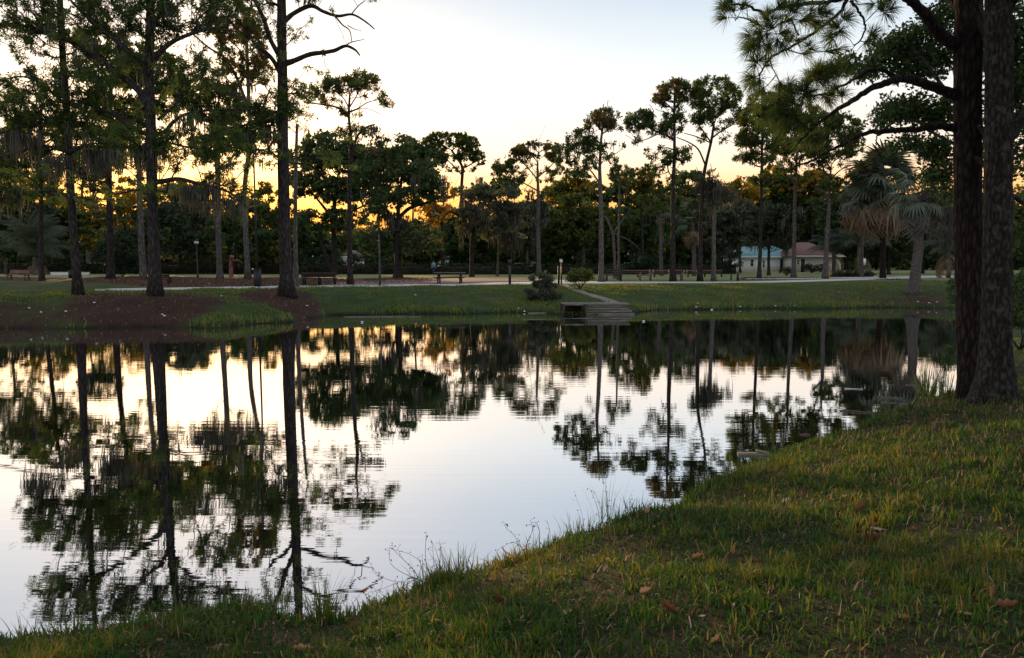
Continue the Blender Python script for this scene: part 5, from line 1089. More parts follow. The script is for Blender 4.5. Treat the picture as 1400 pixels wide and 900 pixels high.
B = MB(); B.box((.12, 0, 3.43), (.5, .22, .06)); link('lamp_head', B.mesh('lamp_head', M['metal_grey']), l)
bp = hit(697, 389.6); l = thing('bollard_lamp', 'thick dark post lamp at the plaza edge left of the bank shrub', 'lamp', tuple(bp))
B = MB(); B.tube([[0, 0, -.05], [0, 0, 1.35]], [.085, .08], 8); link('post', B.mesh('post', M['metal_black']), l)
B = MB(); B.tube([[0, 0, 1.35], [0, 0, 1.65]], [.12, .12], 8); link('lamp_head', B.mesh('lamp_head', M['metal_black']), l)
bp = hit(767.5, 390); l = thing('bollard_lamp', 'dark double post with a small lantern at the top of the dirt trail', 'lamp', tuple(bp))
B = MB(); B.tube([[0, 0, -.05], [0, 0, 1.45]], [.05, .045], 7); link('post', B.mesh('post', M['metal_black']), l)
B = MB(); B.box((-.16, .3, .62), (.14, .14, 1.25)); link('side_post', B.mesh('side_post', M['metal_black']), l)
B = MB(); B.box((-.02, 0, 1.57), (.18, .18, .22), taper=.8); link('lantern', B.mesh('lantern', M['lamp_glass']), l)
B = MB(); B.box((-.02, 0, 1.70), (.24, .24, .05), taper=.6); link('lamp_cap', B.mesh('lamp_cap', M['metal_black']), l)
# far-left odds and ends
bp = V(96, 374, 82); bp[2] = gz(bp[0], bp[1]); l = thing('low_wall', 'long low white wall slab on the far left lawn', 'wall', tuple(bp)); B = MB(); B.box((0, 0, .16), (4.1, .5, .34)); link('wall_block', B.mesh('wall_block', M['white']), l); B = MB(); B.box((0, 0, .35), (4.2, .6, .05)); link('coping', B.mesh('coping', M['white']), l)
bp = V(97, 378.5, 66); bp[2] = gz(bp[0], bp[1]); l = thing('litter_bin', 'dark litter bin in front of the white slab beside the dark left pine', 'bin', tuple(bp)); B = MB(); B.tube([[0, 0, 0], [0, 0, .62]], [.2, .22], 10); link('body', B.mesh('body', M['metal_black']), l); B = MB(); B.tube([[0, 0, .62], [0, 0, .7]], [.24, .16], 10); link('lid', B.mesh('lid', M['metal_grey']), l)
bp = V(1181, 371, 86); bp[2] = gz(bp[0], bp[1]); l = thing('park_sign', 'small white square sign on a post in the palm shade', 'sign', tuple(bp)); B = MB(); B.box((0, 0, 1.0), (.08, .06, 2.0)); link('post', B.mesh('post', M['metal_grey']), l); B = MB(); B.box((0, -.05, 1.55), (.32, .03, .75)); link('sign_board', B.mesh('sign_board', M['white']), l)
def car(label, px, Y, rz=0, paint='white'):
    bp = V(px, 372, Y); bp[2] = gz(bp[0], bp[1]); l = thing('parked_car', label, 'car', tuple(bp), rz, 'cars parked beyond the hedge')
    def loft(prof, yw, name, mat):
        n = len(prof); B = MB(); v = [[x, s * w_, z] for s in (-1, 1) for (x, z, w_) in prof]
        q = [[i, (i + 1) % n, n + (i + 1) % n, n + i] for i in range(n)]; B.add(v, q); c0 = MB
        cx_ = np.mean([p[0] for p in prof]); cz = np.mean([p[1] for p in prof])
        B.add([[cx_, -prof[0][2], cz]] + [[x, -w_, z] for x, z, w_ in prof], None, [[0, 1 + (i + 1) % n, 1 + i] for i in range(n)])
        B.add([[cx_, prof[0][2], cz]] + [[x, w_, z] for x, z, w_ in prof], None, [[0, 1 + i, 1 + (i + 1) % n] for i in range(n)])
        return link(name, B.mesh(name, M[mat]), l)
    loft([(-2.2, .35, .86), (-2.25, .8, .84), (-2.0, .98, .82), (-1.1, 1.02, .82), (1.9, 1.02, .82), (2.2, .85, .84), (2.25, .35, .86)], 0, 'body', paint)
    loft([(-1.2, 1.0, .80), (-.45, 1.46, .66), (1.1, 1.5, .66), (1.85, 1.0, .80)], 0, 'windows', 'glass')
    B = MB(); B.box((.35, 0, 1.5), (1.7, 1.28, .05)); link('roof', B.mesh('roof', M[paint]), l)
    for x in (-1.4, 1.4):
        for s in (-1, 1):
            B = MB(); B.tube([[x, s * .76, .33], [x, s * .9, .33]], [.33, .33], 14); wo_ = link('wheel', B.mesh('wheel', M['rubber']), l); B = MB(); B.tube([[x, s * .9, .33], [x, s * .91, .33]], [.19, .18], 10); link('rim', B.mesh('rim', M['metal_grey']), wo_)
    for s in (-1, 1): B = MB(); B.box((-2.24, s * .6, .72), (.05, .3, .14)); link('headlight', B.mesh('headlight', M['lamp_glass']), l)
car('white car behind the hedge left of the tall stepped-crown pine', 817, 104)
car('white car behind the hedge seen between the two thin pines', 838, 108, R(180))
car('white car behind the hedge left of the bank shrub', 708, 106)
car('white car half hidden beyond the far left hedge, beside the moss-draped trunk', 130, 106, R(10))

# person far away behind the picnic table
def person(px, Y):
    bp = V(px, 373, Y); bp[2] = gz(bp[0], bp[1]); l = thing('person', 'distant standing person in a teal top and dark trousers on the back lawn', 'person', tuple(bp))
    def skin(name, verts, edges, rad, mat):
        me = bpy.data.meshes.new(name); me.from_pydata(verts, edges, []); o = bpy.data.objects.new(name, me); C.objects.link(o); o.parent = l
        md = o.modifiers.new('skin', 'SKIN'); 
        for i, r in enumerate(rad): me.skin_vertices[0].data[i].radius = (r, r * .8) if False else (r, r)
        o.modifiers.new('sub', 'SUBSURF').levels = 1; o.modifiers['sub'].render_levels = 1; me.materials.append(M[mat]); return o
    vs = [(0, 0, .95), (0, 0, 1.15), (0, 0, 1.38), (0, 0, 1.50), (0, -.01, 1.60), (0, -.01, 1.70), (-.09, 0, .90), (-.10, -.02, .48), (-.10, .02, .07), (-.10, -.12, .04), (.09, 0, .90), (.11, -.05, .48), (.12, .04, .07), (.12, -.10, .04),
          (-.19, 0, 1.38), (-.25, 0, 1.12), (-.22, -.10, .88), (-.21, -.14, .79), (.19, 0, 1.38), (.26, .01, 1.12), (.24, -.08, .88), (.23, -.12, .79)]
    es = [(0, 1), (1, 2), (2, 3), (3, 4), (4, 5), (0, 6), (6, 7), (7, 8), (8, 9), (0, 10), (10, 11), (11, 12), (12, 13), (2, 14), (14, 15), (15, 16), (16, 17), (2, 18), (18, 19), (19, 20), (20, 21)]
    rad = [.13, .12, .13, .055, .09, .08, .09, .06, .04, .035, .09, .06, .04, .035, .06, .045, .035, .03, .06, .045, .035, .03]
    me = bpy.data.meshes.new('body'); me.from_pydata(vs, es, []); o = bpy.data.objects.new('body', me); C.objects.link(o); o.parent = l
    o.modifiers.new('skin', 'SKIN')
    for i, r in enumerate(rad): me.skin_vertices[0].data[i].radius = (r, r)
    me.skin_vertices[0].data[0].use_root = True
    s = o.modifiers.new('sub', 'SUBSURF'); s.levels = 1; s.render_levels = 1; me.materials.append(M['skin'])
    B = MB(); B.tube([[0, 0, .92], [0, 0, 1.1], [0, 0, 1.3], [0, 0, 1.44], [0, 0, 1.5]], [.165, .155, .18, .17, .08], 12)
    for s in (-1, 1): B.tube([[s * .15, 0, 1.42], [s * .22, 0, 1.28], [s * .25, 0, 1.14]], [.075, .07, .065], 8)
    link('shirt', B.mesh('shirt', M['cloth_teal'], True), l)
    B = MB(); B.tube([[0, 0, .98], [0, 0, .86]], [.16, .17], 12)
    for s in (-1, 1): B.tube([[s * .09, 0, .92], [s * .105, -.03, .5], [s * .11, .03, .08]], [.105, .085, .07], 8)
    link('trousers', B.mesh('trousers', M['cloth_blue'], True), l)
    B = MB(); B.sphere((0, .015, 1.70), .115, 10, 7, (.95, 1.0, 1)); link('hair', B.mesh('hair', M['hair'], True), l)
person(593, 92)

# ================================================================== LANDING
a = Gz(772, 430); b_ = Gz(865, 427.5); Yl = 36.0; c0 = V(816, 428, Yl); root = thing('wooden_landing', 'weathered wooden landing with stacked timber wall at the water', 'dock', (c0[0], Yl, 0), R(1.5))
mp = Yl / F; zt = HC + (355 - 415.5) * mp; Wd = 93 * mp
x0 = -Wd / 2; n = 10
for k in range(n):       # deck planks run away from the water
    B = MB(); B.box((x0 + (k + .5) * Wd / n, .75, zt - .03 + .004 * (k % 3)), (Wd / n - .015, 1.5, .05)); link('deck_plank', B.mesh('deck_plank', M['wood_grey']), root)
for k in range(4):       # stacked timbers on the right two thirds, each a little further out and longer, like shallow steps
    L_ = Wd * (.60 + .035 * k); B = MB(); B.box((x0 + Wd * (.34 + .0) + L_ / 2, .10 - .09 * k, zt - .12 - k * .125), (L_, .13, .105), ry=rng.normal(0, .006), rz=rng.normal(0, .008)); link('wall_timber', B.mesh('wall_timber', M['wood_grey']), root)
B = MB(); B.box((x0 + Wd * .15, -.02, zt - .03), (Wd * .31, .08, .09)); link('fascia_board', B.mesh('fascia_board', M['wood_grey']), root)
for xx in (.01, .335):
    B = MB(); B.box((x0 + Wd * xx, -.03, zt / 2 - .15), (.1, .08, zt + .3)); link('post', B.mesh('post', M['wood_dark']), root)
B = MB(); B.box((x0 + Wd * .15, 1.4, zt / 2 - .1), (Wd * .33, .1, zt)); link('back_wall', B.mesh('back_wall', M['wood_dark']), root)

# ================================================================== NEAR TREES, RIGHT
def near_tree(name, label, base, trunk, w0, w1, brk, limbs, flares, ribs):
    bp = hit(*base); Y = bp[1]; mpp = Y / F; root = thing(name, label, 'tree', tuple(bp))
    n = 150; TP = smooth_path([bp - [0, 0, .2]] + [V(a, b_, Y) for a, b_ in trunk], n); h = np.clip(TP[:, 2] - bp[2], 0, 99)
    r = np.interp(h, [0, 7], [w0, w1]) * mpp / 2; r = r * (1 + .12 * np.exp(-h / .5))
    k = 64; v, q, t = tube_geo(TP - bp, r, k, True)
    ang = np.tile(np.arange(k) / k * 2 * np.pi, n); hh = np.repeat(h, k); ctr = np.repeat(TP - bp, k, 0); d = v[:n * k] - ctr; rr = np.linalg.norm(d, axis=1)
    ca, sa = np.cos(ang), np.sin(ang); nn = ribs
    u = ang / (2 * np.pi) * nn; warp = (vnoise(u * .9, hh * 1.3, 2) - .5) * 1.6
    g = np.abs(((u + warp) % 1) - .5) * 2; g = np.minimum(g, np.abs(((hh * 2.3 + vnoise(u, hh, 7) * 1.7 + np.floor(u + warp) * .37) % 1) - .5) * 3 + .25)
    disp = .022 * np.clip(g, 0, .8) + .014 * (vnoise(u * 3, hh * 8, 5) - .5)
    fl = sum(A * np.exp(-hh / H_) * np.clip(np.cos(ang - a0), 0, 1) ** 3 for A, H_, a0 in flares)
    v[:n * k] = ctr + d / rr[:, None] * (rr + disp + fl)[:, None]
    B = MB(); B.add(v, q, t); S = Skel(); S.polyline(TP, r, ok_from=9999, pw=.2)
    for pts, r0, r1, dy in limbs:
        m_ = len(pts) * 5; P = [V(a, b_, Y + ((.05 if i == 0 else .8 + (dy - .8) * (i - 1) / (len(pts) - 2)) if dy > 2.5 else dy * (i / (len(pts) - 1)))) for i, (a, b_) in enumerate(pts)]
        LP = smooth_path(P, m_) + rng.normal(0, .006, (m_, 3)); lr = np.linspace(r0, r1, m_) * mpp / 2
        v, q, t = tube_geo(LP - bp, lr, 8, True, .14); B.add(v, q, t); S.polyline(LP, lr, ok_from=1, pw=.3)
    return root, bp, Y, mpp, B, S
def targets_px(cl, Y, n_scale=1.0, behind=0):
    out = []
    for (px, py, rx, ry, n, dy, sy) in cl:
        if behind and px < 1352: dy += behind
        n = int(n * n_scale); u = rand_unit(n) * (rng.uniform(.05, 1, n) ** .45)[:, None]
        c = V(px, py, Y + dy); out.append(c + u * np.array([rx * Y / F, sy, ry * Y / F]))
    return np.concatenate(out)
def long_needles(P, D, K, L, W_):
    """longleaf tufts: K drooping needles each of two segments"""
    n = len(P) * K; d = np.repeat(D, K, 0) * .9 + rng.normal(0, .55, (n, 3)); d /= np.linalg.norm(d, axis=1)[:, None]
    p = np.repeat(P, K, 0) + d * .01; l = (L * rng.uniform(.7, 1.1, n))[:, None]; s = np.cross(d, rand_unit(n)); s /= np.linalg.norm(s, axis=1)[:, None] + 1e-9; s *= W_ / 2
    m = p + d * l * .55; t = m + (d + [0, 0, -.35]) * l * .45
    v = np.stack([p - s, p + s, m + s, m - s, t], 1).reshape(-1, 3); b = (np.arange(n) * 5)[:, None]
    return v, [b + np.array([[0, 1, 2, 3]]), b + np.array([[3, 2, 4]])]
rootA, bpA, YA, mA, B, S = near_tree('pine_tree', 'large near pine with deep reddish bark plates, left of the two near trunks', (1330, 545),
    [(1328, 480), (1325, 380), (1323, 250), (1323, 120), (1324, 0), (1324, -120), (1326, -260)], 31, 31, 'bark_red',
    [([(1308, 62), (1290, 52), (1272, 30), (1258, 12), (1240, -2), (1215, -20), (1190, -45)], 17, 8, -.7),
     ([(1308, 132), (1288, 124), (1265, 115), (1238, 108), (1215, 112), (1190, 122), (1165, 138), (1145, 150), (1115, 172), (1092, 195)], 15, 2.5, -1.0),
     ([(1226, 108), (1210, 97), (1192, 96), (1172, 106), (1150, 118), (1125, 128), (1100, 134)], 6, 2, -.5),
     ([(1308, 176), (1285, 172), (1262, 176), (1235, 178), (1205, 180), (1178, 184), (1155, 196), (1130, 208), (1105, 222), (1085, 228)], 11, 2, .5),
     ([(1240, -2), (1200, -14), (1163, -4), (1150, 14), (1130, 32), (1104, 50), (1080, 65), (1062, 74), (1046, 88), (1038, 104)], 6, 1.8, -1.3),
     ([(1163, 2), (1172, 12), (1181, 28), (1183, 40), (1176, 55), (1168, 62)], 3.6, 1.5, -1.0),
     ([(1190, -45), (1160, -8), (1130, 3), (1100, 6), (1070, 10), (1045, 18), (1022, 8), (1002, 6)], 7, 2, -1.6),
     ([(1092, 48), (1082, 30), (1070, 20), (1062, 30), (1050, 42)], 2.4, 1.2, -1.2), ([(1046, 40), (1030, 30), (1012, 24), (1005, 28)], 2.2, 1.2, -1.4),
     ([(1145, 150), (1150, 165), (1156, 185), (1165, 200)], 2, 1, -1), ([(1200, 180), (1198, 192), (1196, 208)], 2, 1, .5)],
    [(.10, .3, 2.6), (.12, .25, 4.2), (.08, .3, .4)], 13)
cl = [(1000, 12, 12, 9, 7, -1.4, .3), (1045, 40, 16, 12, 9, -1.4, .3), (1030, 66, 10, 9, 6, -1.3, .2), (1075, 20, 22, 14, 12, -1.4, .4), (1110, 18, 18, 12, 9, -1.3, .4), (1038, 88, 8, 7, 4, -1.3, .2), (1032, 108, 8, 6, 4, -1.2, .2), (1070, 55, 18, 12, 8, -1.3, .3),
      (1148, 44, 10, 8, 5, -1.2, .3), (1150, 32, 8, 6, 3, -1.2, .2), (1190, 48, 7, 8, 4, -1.0, .2), (1205, 12, 10, 7, 4, -.8, .3), (1120, 108, 16, 9, 15, -.8, .4), (1085, 128, 22, 12, 20, -.8, .4), (1060, 150, 22, 14, 18, -.8, .5), (1085, 165, 26, 12, 18, -.9, .4), (1125, 96, 12, 8, 8, -.7, .3), (1110, 190, 22, 9, 10, -.6, .4), (1140, 128, 12, 7, 7, -.8, .3), (1160, 88, 10, 7, 4, -.6, .3), (1098, 70, 12, 6, 3, -1.3, .3), (1130, 70, 8, 6, 2, -1.2, .3),
      (1050, 115, 14, 10, 5, -.9, .3), (1240, -60, 120, 40, 60, -.5, 1.6), (1100, -60, 100, 35, 50, -1.5, 1.2)]
T = targets_px(cl, YA); S.grow(T, bf=.25, seg=.14, rise=.1, tipr=.0045, exp=.42, wig=.10, sag=.08)
e = S.edges(); v, q = prisms(*[a - bpA if a.ndim == 2 else a for a in e], k=4); B.add(v, q)
link('trunk', B.mesh('trunk', M['bark_red'], True), rootA)
par = {}; Dd = []
tipidx = [i for i in range(S.n) if not S.fix[i]]
for t in T:
    i = int(np.argmin(np.linalg.norm(S.pos[:S.n] - t, axis=1))); d = S.pos[i] - S.pos[S.par[i]]; Dd.append(d / (np.linalg.norm(d) + 1e-9))
v, fl = long_needles(T - bpA, np.array(Dd), 78, .25, .0058)
link('crown', mesh_np('crown', v, fl, M['pine'], tone=np.tile(np.clip(rng.normal(.3, .2, len(fl[0])), 0, 1), 2)), rootA)

rootB, bpB, YB, mB, B, S = near_tree('oak_tree', 'near lichen-speckled trunk with a wide flared foot, right of the near pine', (1360, 546.5),
    [(1361, 490), (1363, 400), (1364, 280), (1366, 140), (1365, 0), (1364, -120), (1362, -240)], 34, 28, 'bark_lichen',
    [([(1380, 190), (1392, 170), (1410, 140), (1440, 110), (1480, 80)], 16, 6, .8), ([(1380, 265), (1395, 275), (1415, 285), (1440, 290)], 8, 3, 1.0),
     ([(1366, 66), (1354, 52), (1335, 30), (1300, 0), (1270, -30), (1240, -50)], 12, 5, 3.0), ([(1366, 215), (1354, 198), (1330, 160), (1290, 120), (1262, 80), (1230, 60)], 9, 3, 3.2), ([(1366, 245), (1354, 232), (1320, 205), (1280, 185), (1250, 165), (1215, 160)], 8, 3, 3.4),
     ([(1375, 20), (1400, -20), (1440, -60)], 12, 6, -.5), ([(1366, 265), (1354, 254), (1325, 240), (1300, 225), (1280, 232)], 6, 2, 3.0)],
    [(.16, .35, .1), (.20, .4, 3.3), (.15, .4, 5.0), (.12, .3, 1.8)], 17)
cl = [(1225, 60, 26, 18, 34, 1.8, .5), (1205, 82, 22, 14, 24, 1.8, .5), (1255, 50, 30, 26, 44, 1.8, .6), (1250, 90, 34, 22, 50, 1.8, .6), (1285, 25, 26, 26, 36, 1.7, .6), (1290, 80, 24, 36, 40, 1.8, .6), (1185, 100, 18, 12, 18, 1.8, .4), (1155, 88, 14, 12, 14, 1.8, .4),
      (1220, 150, 24, 16, 26, 1.9, .5), (1205, 168, 16, 9, 12, 1.9, .4), (1255, 150, 30, 22, 40, 1.9, .6), (1290, 150, 26, 26, 38, 1.8, .6), (1250, 195, 30, 12, 16, 1.9, .5), (1288, 205, 24, 20, 32, 1.8, .5), (1285, 235, 20, 22, 30, 1.7, .5), (1296, 262, 12, 10, 10, 1.6, .4), (1230, 198, 20, 8, 9, 1.9, .4),
      (1344, 60, 10, 70, 34, 1.4, .4), (1346, 190, 8, 60, 24, 1.4, .4), (1395, 40, 22, 50, 60, 1.2, .8), (1398, 130, 20, 40, 46, 1.2, .8), (1395, 215, 16, 30, 26, 1.2, .6), (1396, 290, 14, 24, 24, 1.2, .5), (1430, 100, 40, 110, 120, .5, 1.4),
      (1350, -150, 130, 60, 150, .5, 1.6), (1220, -90, 70, 40, 60, 1.2, 1.2), (1480, 40, 60, 120, 90, 0, 1.8), (1400, -170, 120, 60, 120, -1.2, 1.2), (1310, 0, 16, 16, 14, 1.6, .4)]
T = targets_px(cl, YB, 1.15, 1.5); S.grow(T, bf=.3, seg=.2, rise=.25, tipr=.004, exp=.45, wig=.08)
e = S.edges(); v, q = prisms(*[a - bpB if a.ndim == 2 else a for a in e], k=4); B.add(v, q)
link('trunk', B.mesh('trunk', M['bark_lichen'], True), rootB)
v, q = leafcloud(T - bpB, .25, 32, .082, .5, .8)
link('crown', mesh_np('crown', v, q, M['oak'], tone=np.clip(np.repeat(rng.normal(.5, .2, len(T)), 32) + rng.normal(0, .15, len(q)), 0, 1)), rootB)
# small moss tuft hanging off a twig left of the trunks
P = np.array([V(1256 + rng.uniform(-7, 7), 204 + rng.uniform(-2, 2), YB + 3.3) for _ in range(8)]); v, fl = moss_strips(P - bpB, 7, np.full(8, .22), .012, .02)
link('hanging_moss', mesh_np('hanging_moss', v, fl, M['moss'], tone=np.full(sum(len(a) for a in fl), .4)), rootB)

# ================================================================== SHORE PLANTS
def clump(name, label, base, n, L, W_, mat, rad=.1, lean=.4, cat='grass clump', group=None, z=None):
    bp = hit(*base); root = thing(name, label, cat, tuple(bp), 0, group)
    a = rng.uniform(0, 6.28, n); r = rad * rng.uniform(0, 1, n) ** .5; P = np.c_[np.cos(a) * r, np.sin(a) * r, np.full(n, -.02)]
    l = L * rng.uniform(.45, 1.1, n); az = a + rng.normal(0, .6, n); ln = np.abs(rng.normal(0, lean, n)) + r / rad * .3
    V_, F_, off = [], [], 0; seg = 4; wd = W_ * rng.uniform(.6, 1.2, n); s = np.c_[-np.sin(az), np.cos(az), np.zeros(n)]; p = P.copy(); rows = [p - s * wd[:, None] / 2, p + s * wd[:, None] / 2]
    for k in range(1, seg + 1):
        th = ln * (.35 + 1.0 * k / seg); p = p + np.c_[np.cos(az) * np.sin(th), np.sin(az) * np.sin(th), np.cos(th)] * (l / seg)[:, None]; w2 = wd * (1 - (k / seg) ** 1.5) / 2 + .0004
        rows += [p - s * w2[:, None], p + s * w2[:, None]]
    v = np.stack(rows, 1).reshape(-1, 3); b = (np.arange(n) * (2 * seg + 2))[:, None]
    q = np.concatenate([b + np.array([[2 * k, 2 * k + 1, 2 * k + 3, 2 * k + 2]]) for k in range(seg)])
    link('blades', mesh_np('blades', v, q, M[mat], tone=np.tile(np.clip(rng.normal(.45, .25, n), 0, 1), seg)), root, kind='stuff'); return root
clump('reed_clump', 'dense upright green reed clump at the water edge, lower centre left', (441, 852), 150, .34, .006, 'reed', .10, .35)
clump('reed_clump', 'low spreading reed tuft left of the dense upright clump', (375, 838), 60, .26, .006, 'reed', .14, .6)
clump('reed_clump', 'spiky grass tuft on the bank point beside the dry weeds', (625, 792), 130, .26, .006, 'reed', .2, .4)
clump('reed_clump', 'smaller spiky tuft just left of the bank-point tuft', (588, 798), 60, .22, .006, 'reed', .12, .4)
clump('reed_clump', 'thin rushes standing at the shore left of the orange leaf', (832, 712), 40, .42, .006, 'reed', .16, .22)
clump('reed_clump', 'grass tuft spilling over the shore below the rushes', (790, 732), 70, .24, .007, 'reed', .18, .45)
clump('reed_clump', 'yellow-green tuft at the shore left of the sunlit grass streak', (870, 704), 80, .22, .008, 'reed', .2, .5)
clump('reed_clump', 'sparse grass tuft over the notch in the bank', (738, 757), 60, .20, .006, 'reed', .16, .5)
clump('reed_clump', 'tall blades at the shore below the reflected pine crowns', (1020, 655), 60, .34, .009, 'reed', .2, .35)
clump('reed_clump', 'fine dry-tipped blades at the shore right of the floating bark', (1066, 634), 50, .30, .009, 'reed', .2, .4)
clump('reed_clump', 'leafy green reeds in the shallows left of the near pine', (1266, 540), 60, .75, .022, 'reed', .16, .35)
clump('reed_clump', 'thin reeds hugging the foot of the near pine', (1296, 548), 50, .6, .014, 'reed', .14, .3)
clump('reed_clump', 'curved dry blades at the shore in front of the dead floating reeds', (1205, 578), 30, .5, .012, 'reed', .2, .6)
clump('reed_clump', 'tiny tuft at the lower left shore corner', (30, 893), 50, .22, .005, 'reed', .2, .5)
clump('reed_clump', 'upright blades at the lower left shore under the reflected trunk', (235, 850), 80, .20, .005, 'reed', .25, .45)
def weed(label, base, stems, mat='dry_stem', name='dry_weed', seeds=True, knots=True):
    bp = hit(*base); Y = bp[1]; root = thing(name, label, 'weed', tuple(bp)); B = MB()
    sd_ = MB()
    for pts, r in stems:
        P = smooth_path([bp] + [V(a, b_, Y + rng.uniform(-.12, .12)) for a, b_ in pts], 4 * len(pts) + 2) - bp; m_ = len(P)
        B.tube(P, np.linspace(r, r * .4, m_), 5)
        for k in range(3, m_):
            if rng.random() < .75:
                d = rng.normal(0, 1, 3); d[2] = abs(d[2]) * .5; d /= np.linalg.norm(d); e = P[k] + d * rng.uniform(.015, .06); B.tube([P[k], (P[k] + e) / 2 + [0, 0, .003], e], [r * .45, r * .4, r * .3], 4)
                if seeds: sd_.sphere(tuple(e), rng.uniform(.002, .005), 5, 4, (1, 1, 1.8))
    link('stem', B.mesh('stem', M[mat]), root)
    if seeds and sd_.v: link('seed_heads', sd_.mesh('seed_heads', M['dry_stem']), root, kind='stuff')
weed('dead branching weed lying over the water left of the bank point', (572, 796), [([(560, 788), (535, 772), (533, 748)], .003), ([(566, 780), (548, 762), (536, 750)], .003), ([(555, 800), (545, 812), (528, 815)], .003), ([(560, 790), (548, 796), (520, 788), (502, 765)], .0026), ([(575, 770), (560, 758), (540, 752), (534, 750)], .0022), ([(548, 810), (535, 806), (518, 790), (508, 778)], .0022)])
weed('tall dark seed spikes standing behind the spiky tuft', (588, 790), [([(582, 765), (582, 742), (583, 728)], .003), ([(593, 770), (592, 755), (591, 742)], .0025), ([(600, 778), (602, 755), (601, 742)], .0025)])
weed('leggy dark weed at the shore notch right of the bank point', (722, 768), [([(714, 750), (700, 742), (680, 752)], .0025), ([(720, 745), (728, 725), (725, 712)], .003), ([(735, 755), (738, 730), (734, 715)], .003), ([(748, 750), (752, 730), (748, 712)], .003), ([(705, 735), (692, 722), (688, 712)], .002)])
weed('wiry upright stems at the shore near the rushes', (820, 720), [([(818, 700), (812, 680), (806, 668)], .0022), ([(829, 700), (829, 680), (828, 655)], .0035), ([(850, 705), (858, 690), (864, 682)], .0022), ([(800, 722), (795, 700), (785, 672)], .0018)])
weed('bent bare twigs reaching over the water by the dense reed clump', (415, 850), [([(412, 830), (404, 806), (425, 790), (452, 786)], .0028), ([(418, 822), (418, 800), (440, 796)], .0022), ([(400, 835), (380, 800), (395, 790), (415, 792)], .002)], seeds=False)
weed('loose dry tangle at the shore right of the dense reed clump', (470, 850), [([(476, 836), (486, 820), (498, 806)], .002), ([(480, 842), (470, 826), (466, 812)], .002), ([(490, 846), (484, 834), (478, 830)], .002)], seeds=False)
weed('reddish dry stalks on the shore under the floating bark', (1008, 664), [([(1002, 650), (998, 640)], .004), ([(1010, 645), (1005, 632), (996, 625)], .003), ([(1015, 650), (1022, 636)], .003)])
weed('arched dead reeds in the shallows left of the green reeds', (1245, 560), [([(1240, 545), (1225, 552), (1205, 556)], .006), ([(1262, 530), (1255, 500), (1252, 488)], .005), ([(1268, 520), (1280, 520), (1292, 528)], .006), ([(1235, 556), (1215, 560), (1185, 572)], .005)], seeds=False)

def floater(name, label, px0, py0, px1, py1, r, mat, group=None, cat='driftwood'):
    a = Gz(px0, py0, .01); b_ = Gz(px1, py1, .01); c = (a + b_) / 2; B = MB(); n = 8
    P = smooth_path([a - c, (a - c) * .3 + rng.normal(0, .02, 3) * np.linalg.norm(a - b_) * [1, 1, .2], b_ - c], n); B.tube(P, np.linspace(r, r * .5, n), 6, True, .25)
    o = link(name, B.mesh(name, M[mat], True), None, tuple(c)); tag(o, label, cat, group)
floater('floating_reed', 'longest pale reed strand floating below the near pine', 1148, 561, 1205, 566, .011, 'wood_grey', 'pale strands floating by the right shore', 'floating reed')
floater('floating_reed', 'pale strand floating just left of the green reeds', 1206, 550, 1258, 553, .009, 'wood_grey', 'pale strands floating by the right shore', 'floating reed')
floater('floating_reed', 'pale strand floating highest, left of the near pine foot', 1238, 526, 1288, 530, .009, 'wood_grey', 'pale strands floating by the right shore', 'floating reed')
floater('floating_reed', 'thin strand floating between the longest and the green reeds', 1200, 543, 1240, 545, .012, 'wood_grey', 'pale strands floating by the right shore', 'floating reed')
floater('floating_reed', 'short bright strand floating left of the others', 1155, 531, 1180, 532, .007, 'feather', 'pale strands floating by the right shore', 'floating reed')
floater('driftwood_branch', 'long thin branch floating along the far grassy bank, left of centre', 470, 433.5, 575, 433, .035, 'wood_grey')
floater('driftwood_branch', 'dark fallen branch sloping down the pine-straw spur into the water', 352, 410, 398, 432, .09, 'bark_dark')
floater('driftwood_branch', 'pale stick poking from the water under the spur', 392, 436, 432, 434, .03, 'wood_grey')
floater('driftwood_branch', 'half-sunk log in front of the bank shrub', 722, 428.5, 775, 427.5, .05, 'wood_grey')
floater('driftwood_branch', 'curved floating log in front of the landing', 715, 437, 810, 435, .035, 'wood_grey')
floater('driftwood_branch', 'bleached stick lying at the water line under the spur grass', 362, 441, 378, 432, .025, 'wood_grey')
# curved floating bark near the shore
bp = Gz(1030, 622); B = MB(); B.box((0, 0, .01), (.42, .12, .03)); B.box((.15, .03, .03), (.2, .08, .02), ry=.2); o = link('floating_bark', B.mesh('floating_bark', M['wood_grey']), None, tuple(bp)); tag(o, 'grey flake of bark floating off the shore at right', 'bark')

# ================================================================== FALLEN LEAVES
def leaf_mesh(seed, curl):
    r = np.random.default_rng(seed); n = 11; m_ = 5; P = []
    for i in range(n):
        u = i / (n - 1); w_ = .5 * math.sin(math.pi * u ** .8) ** .8 * (.42 + .10 * math.sin(u * 19 + seed)) + .004
        for j in range(m_):
            s = (j / (m_ - 1) - .5) * 2; P.append([u - .5, s * w_, curl * (abs(s) ** 2 * w_ * 1.3 + (u - .5) ** 2 * .7) + r.normal(0, .012)])
    q = [[i * m_ + j, (i + 1) * m_ + j, (i + 1) * m_ + j + 1, i * m_ + j + 1] for i in range(n - 1) for j in range(m_ - 1)]
    k = len(P); P += [[-.5, .012, curl * .18], [-.5, -.012, curl * .18], [-.78, 0, curl * .32]]
    return np.array(P), np.array(q), np.array([[k, k + 1, k + 2]])
LM = []
for k in range(5):
    v, q, t = leaf_mesh(k, [.4, .9, -.5, 1.3, .2][k])
    for tn in (.25, .5, .72, .95): LM.append((k, tn, mesh_np('fallen_leaf', v, [q, t], M['dead_leaf'], tone=np.full(len(q) + len(t), tn), smooth=True)))
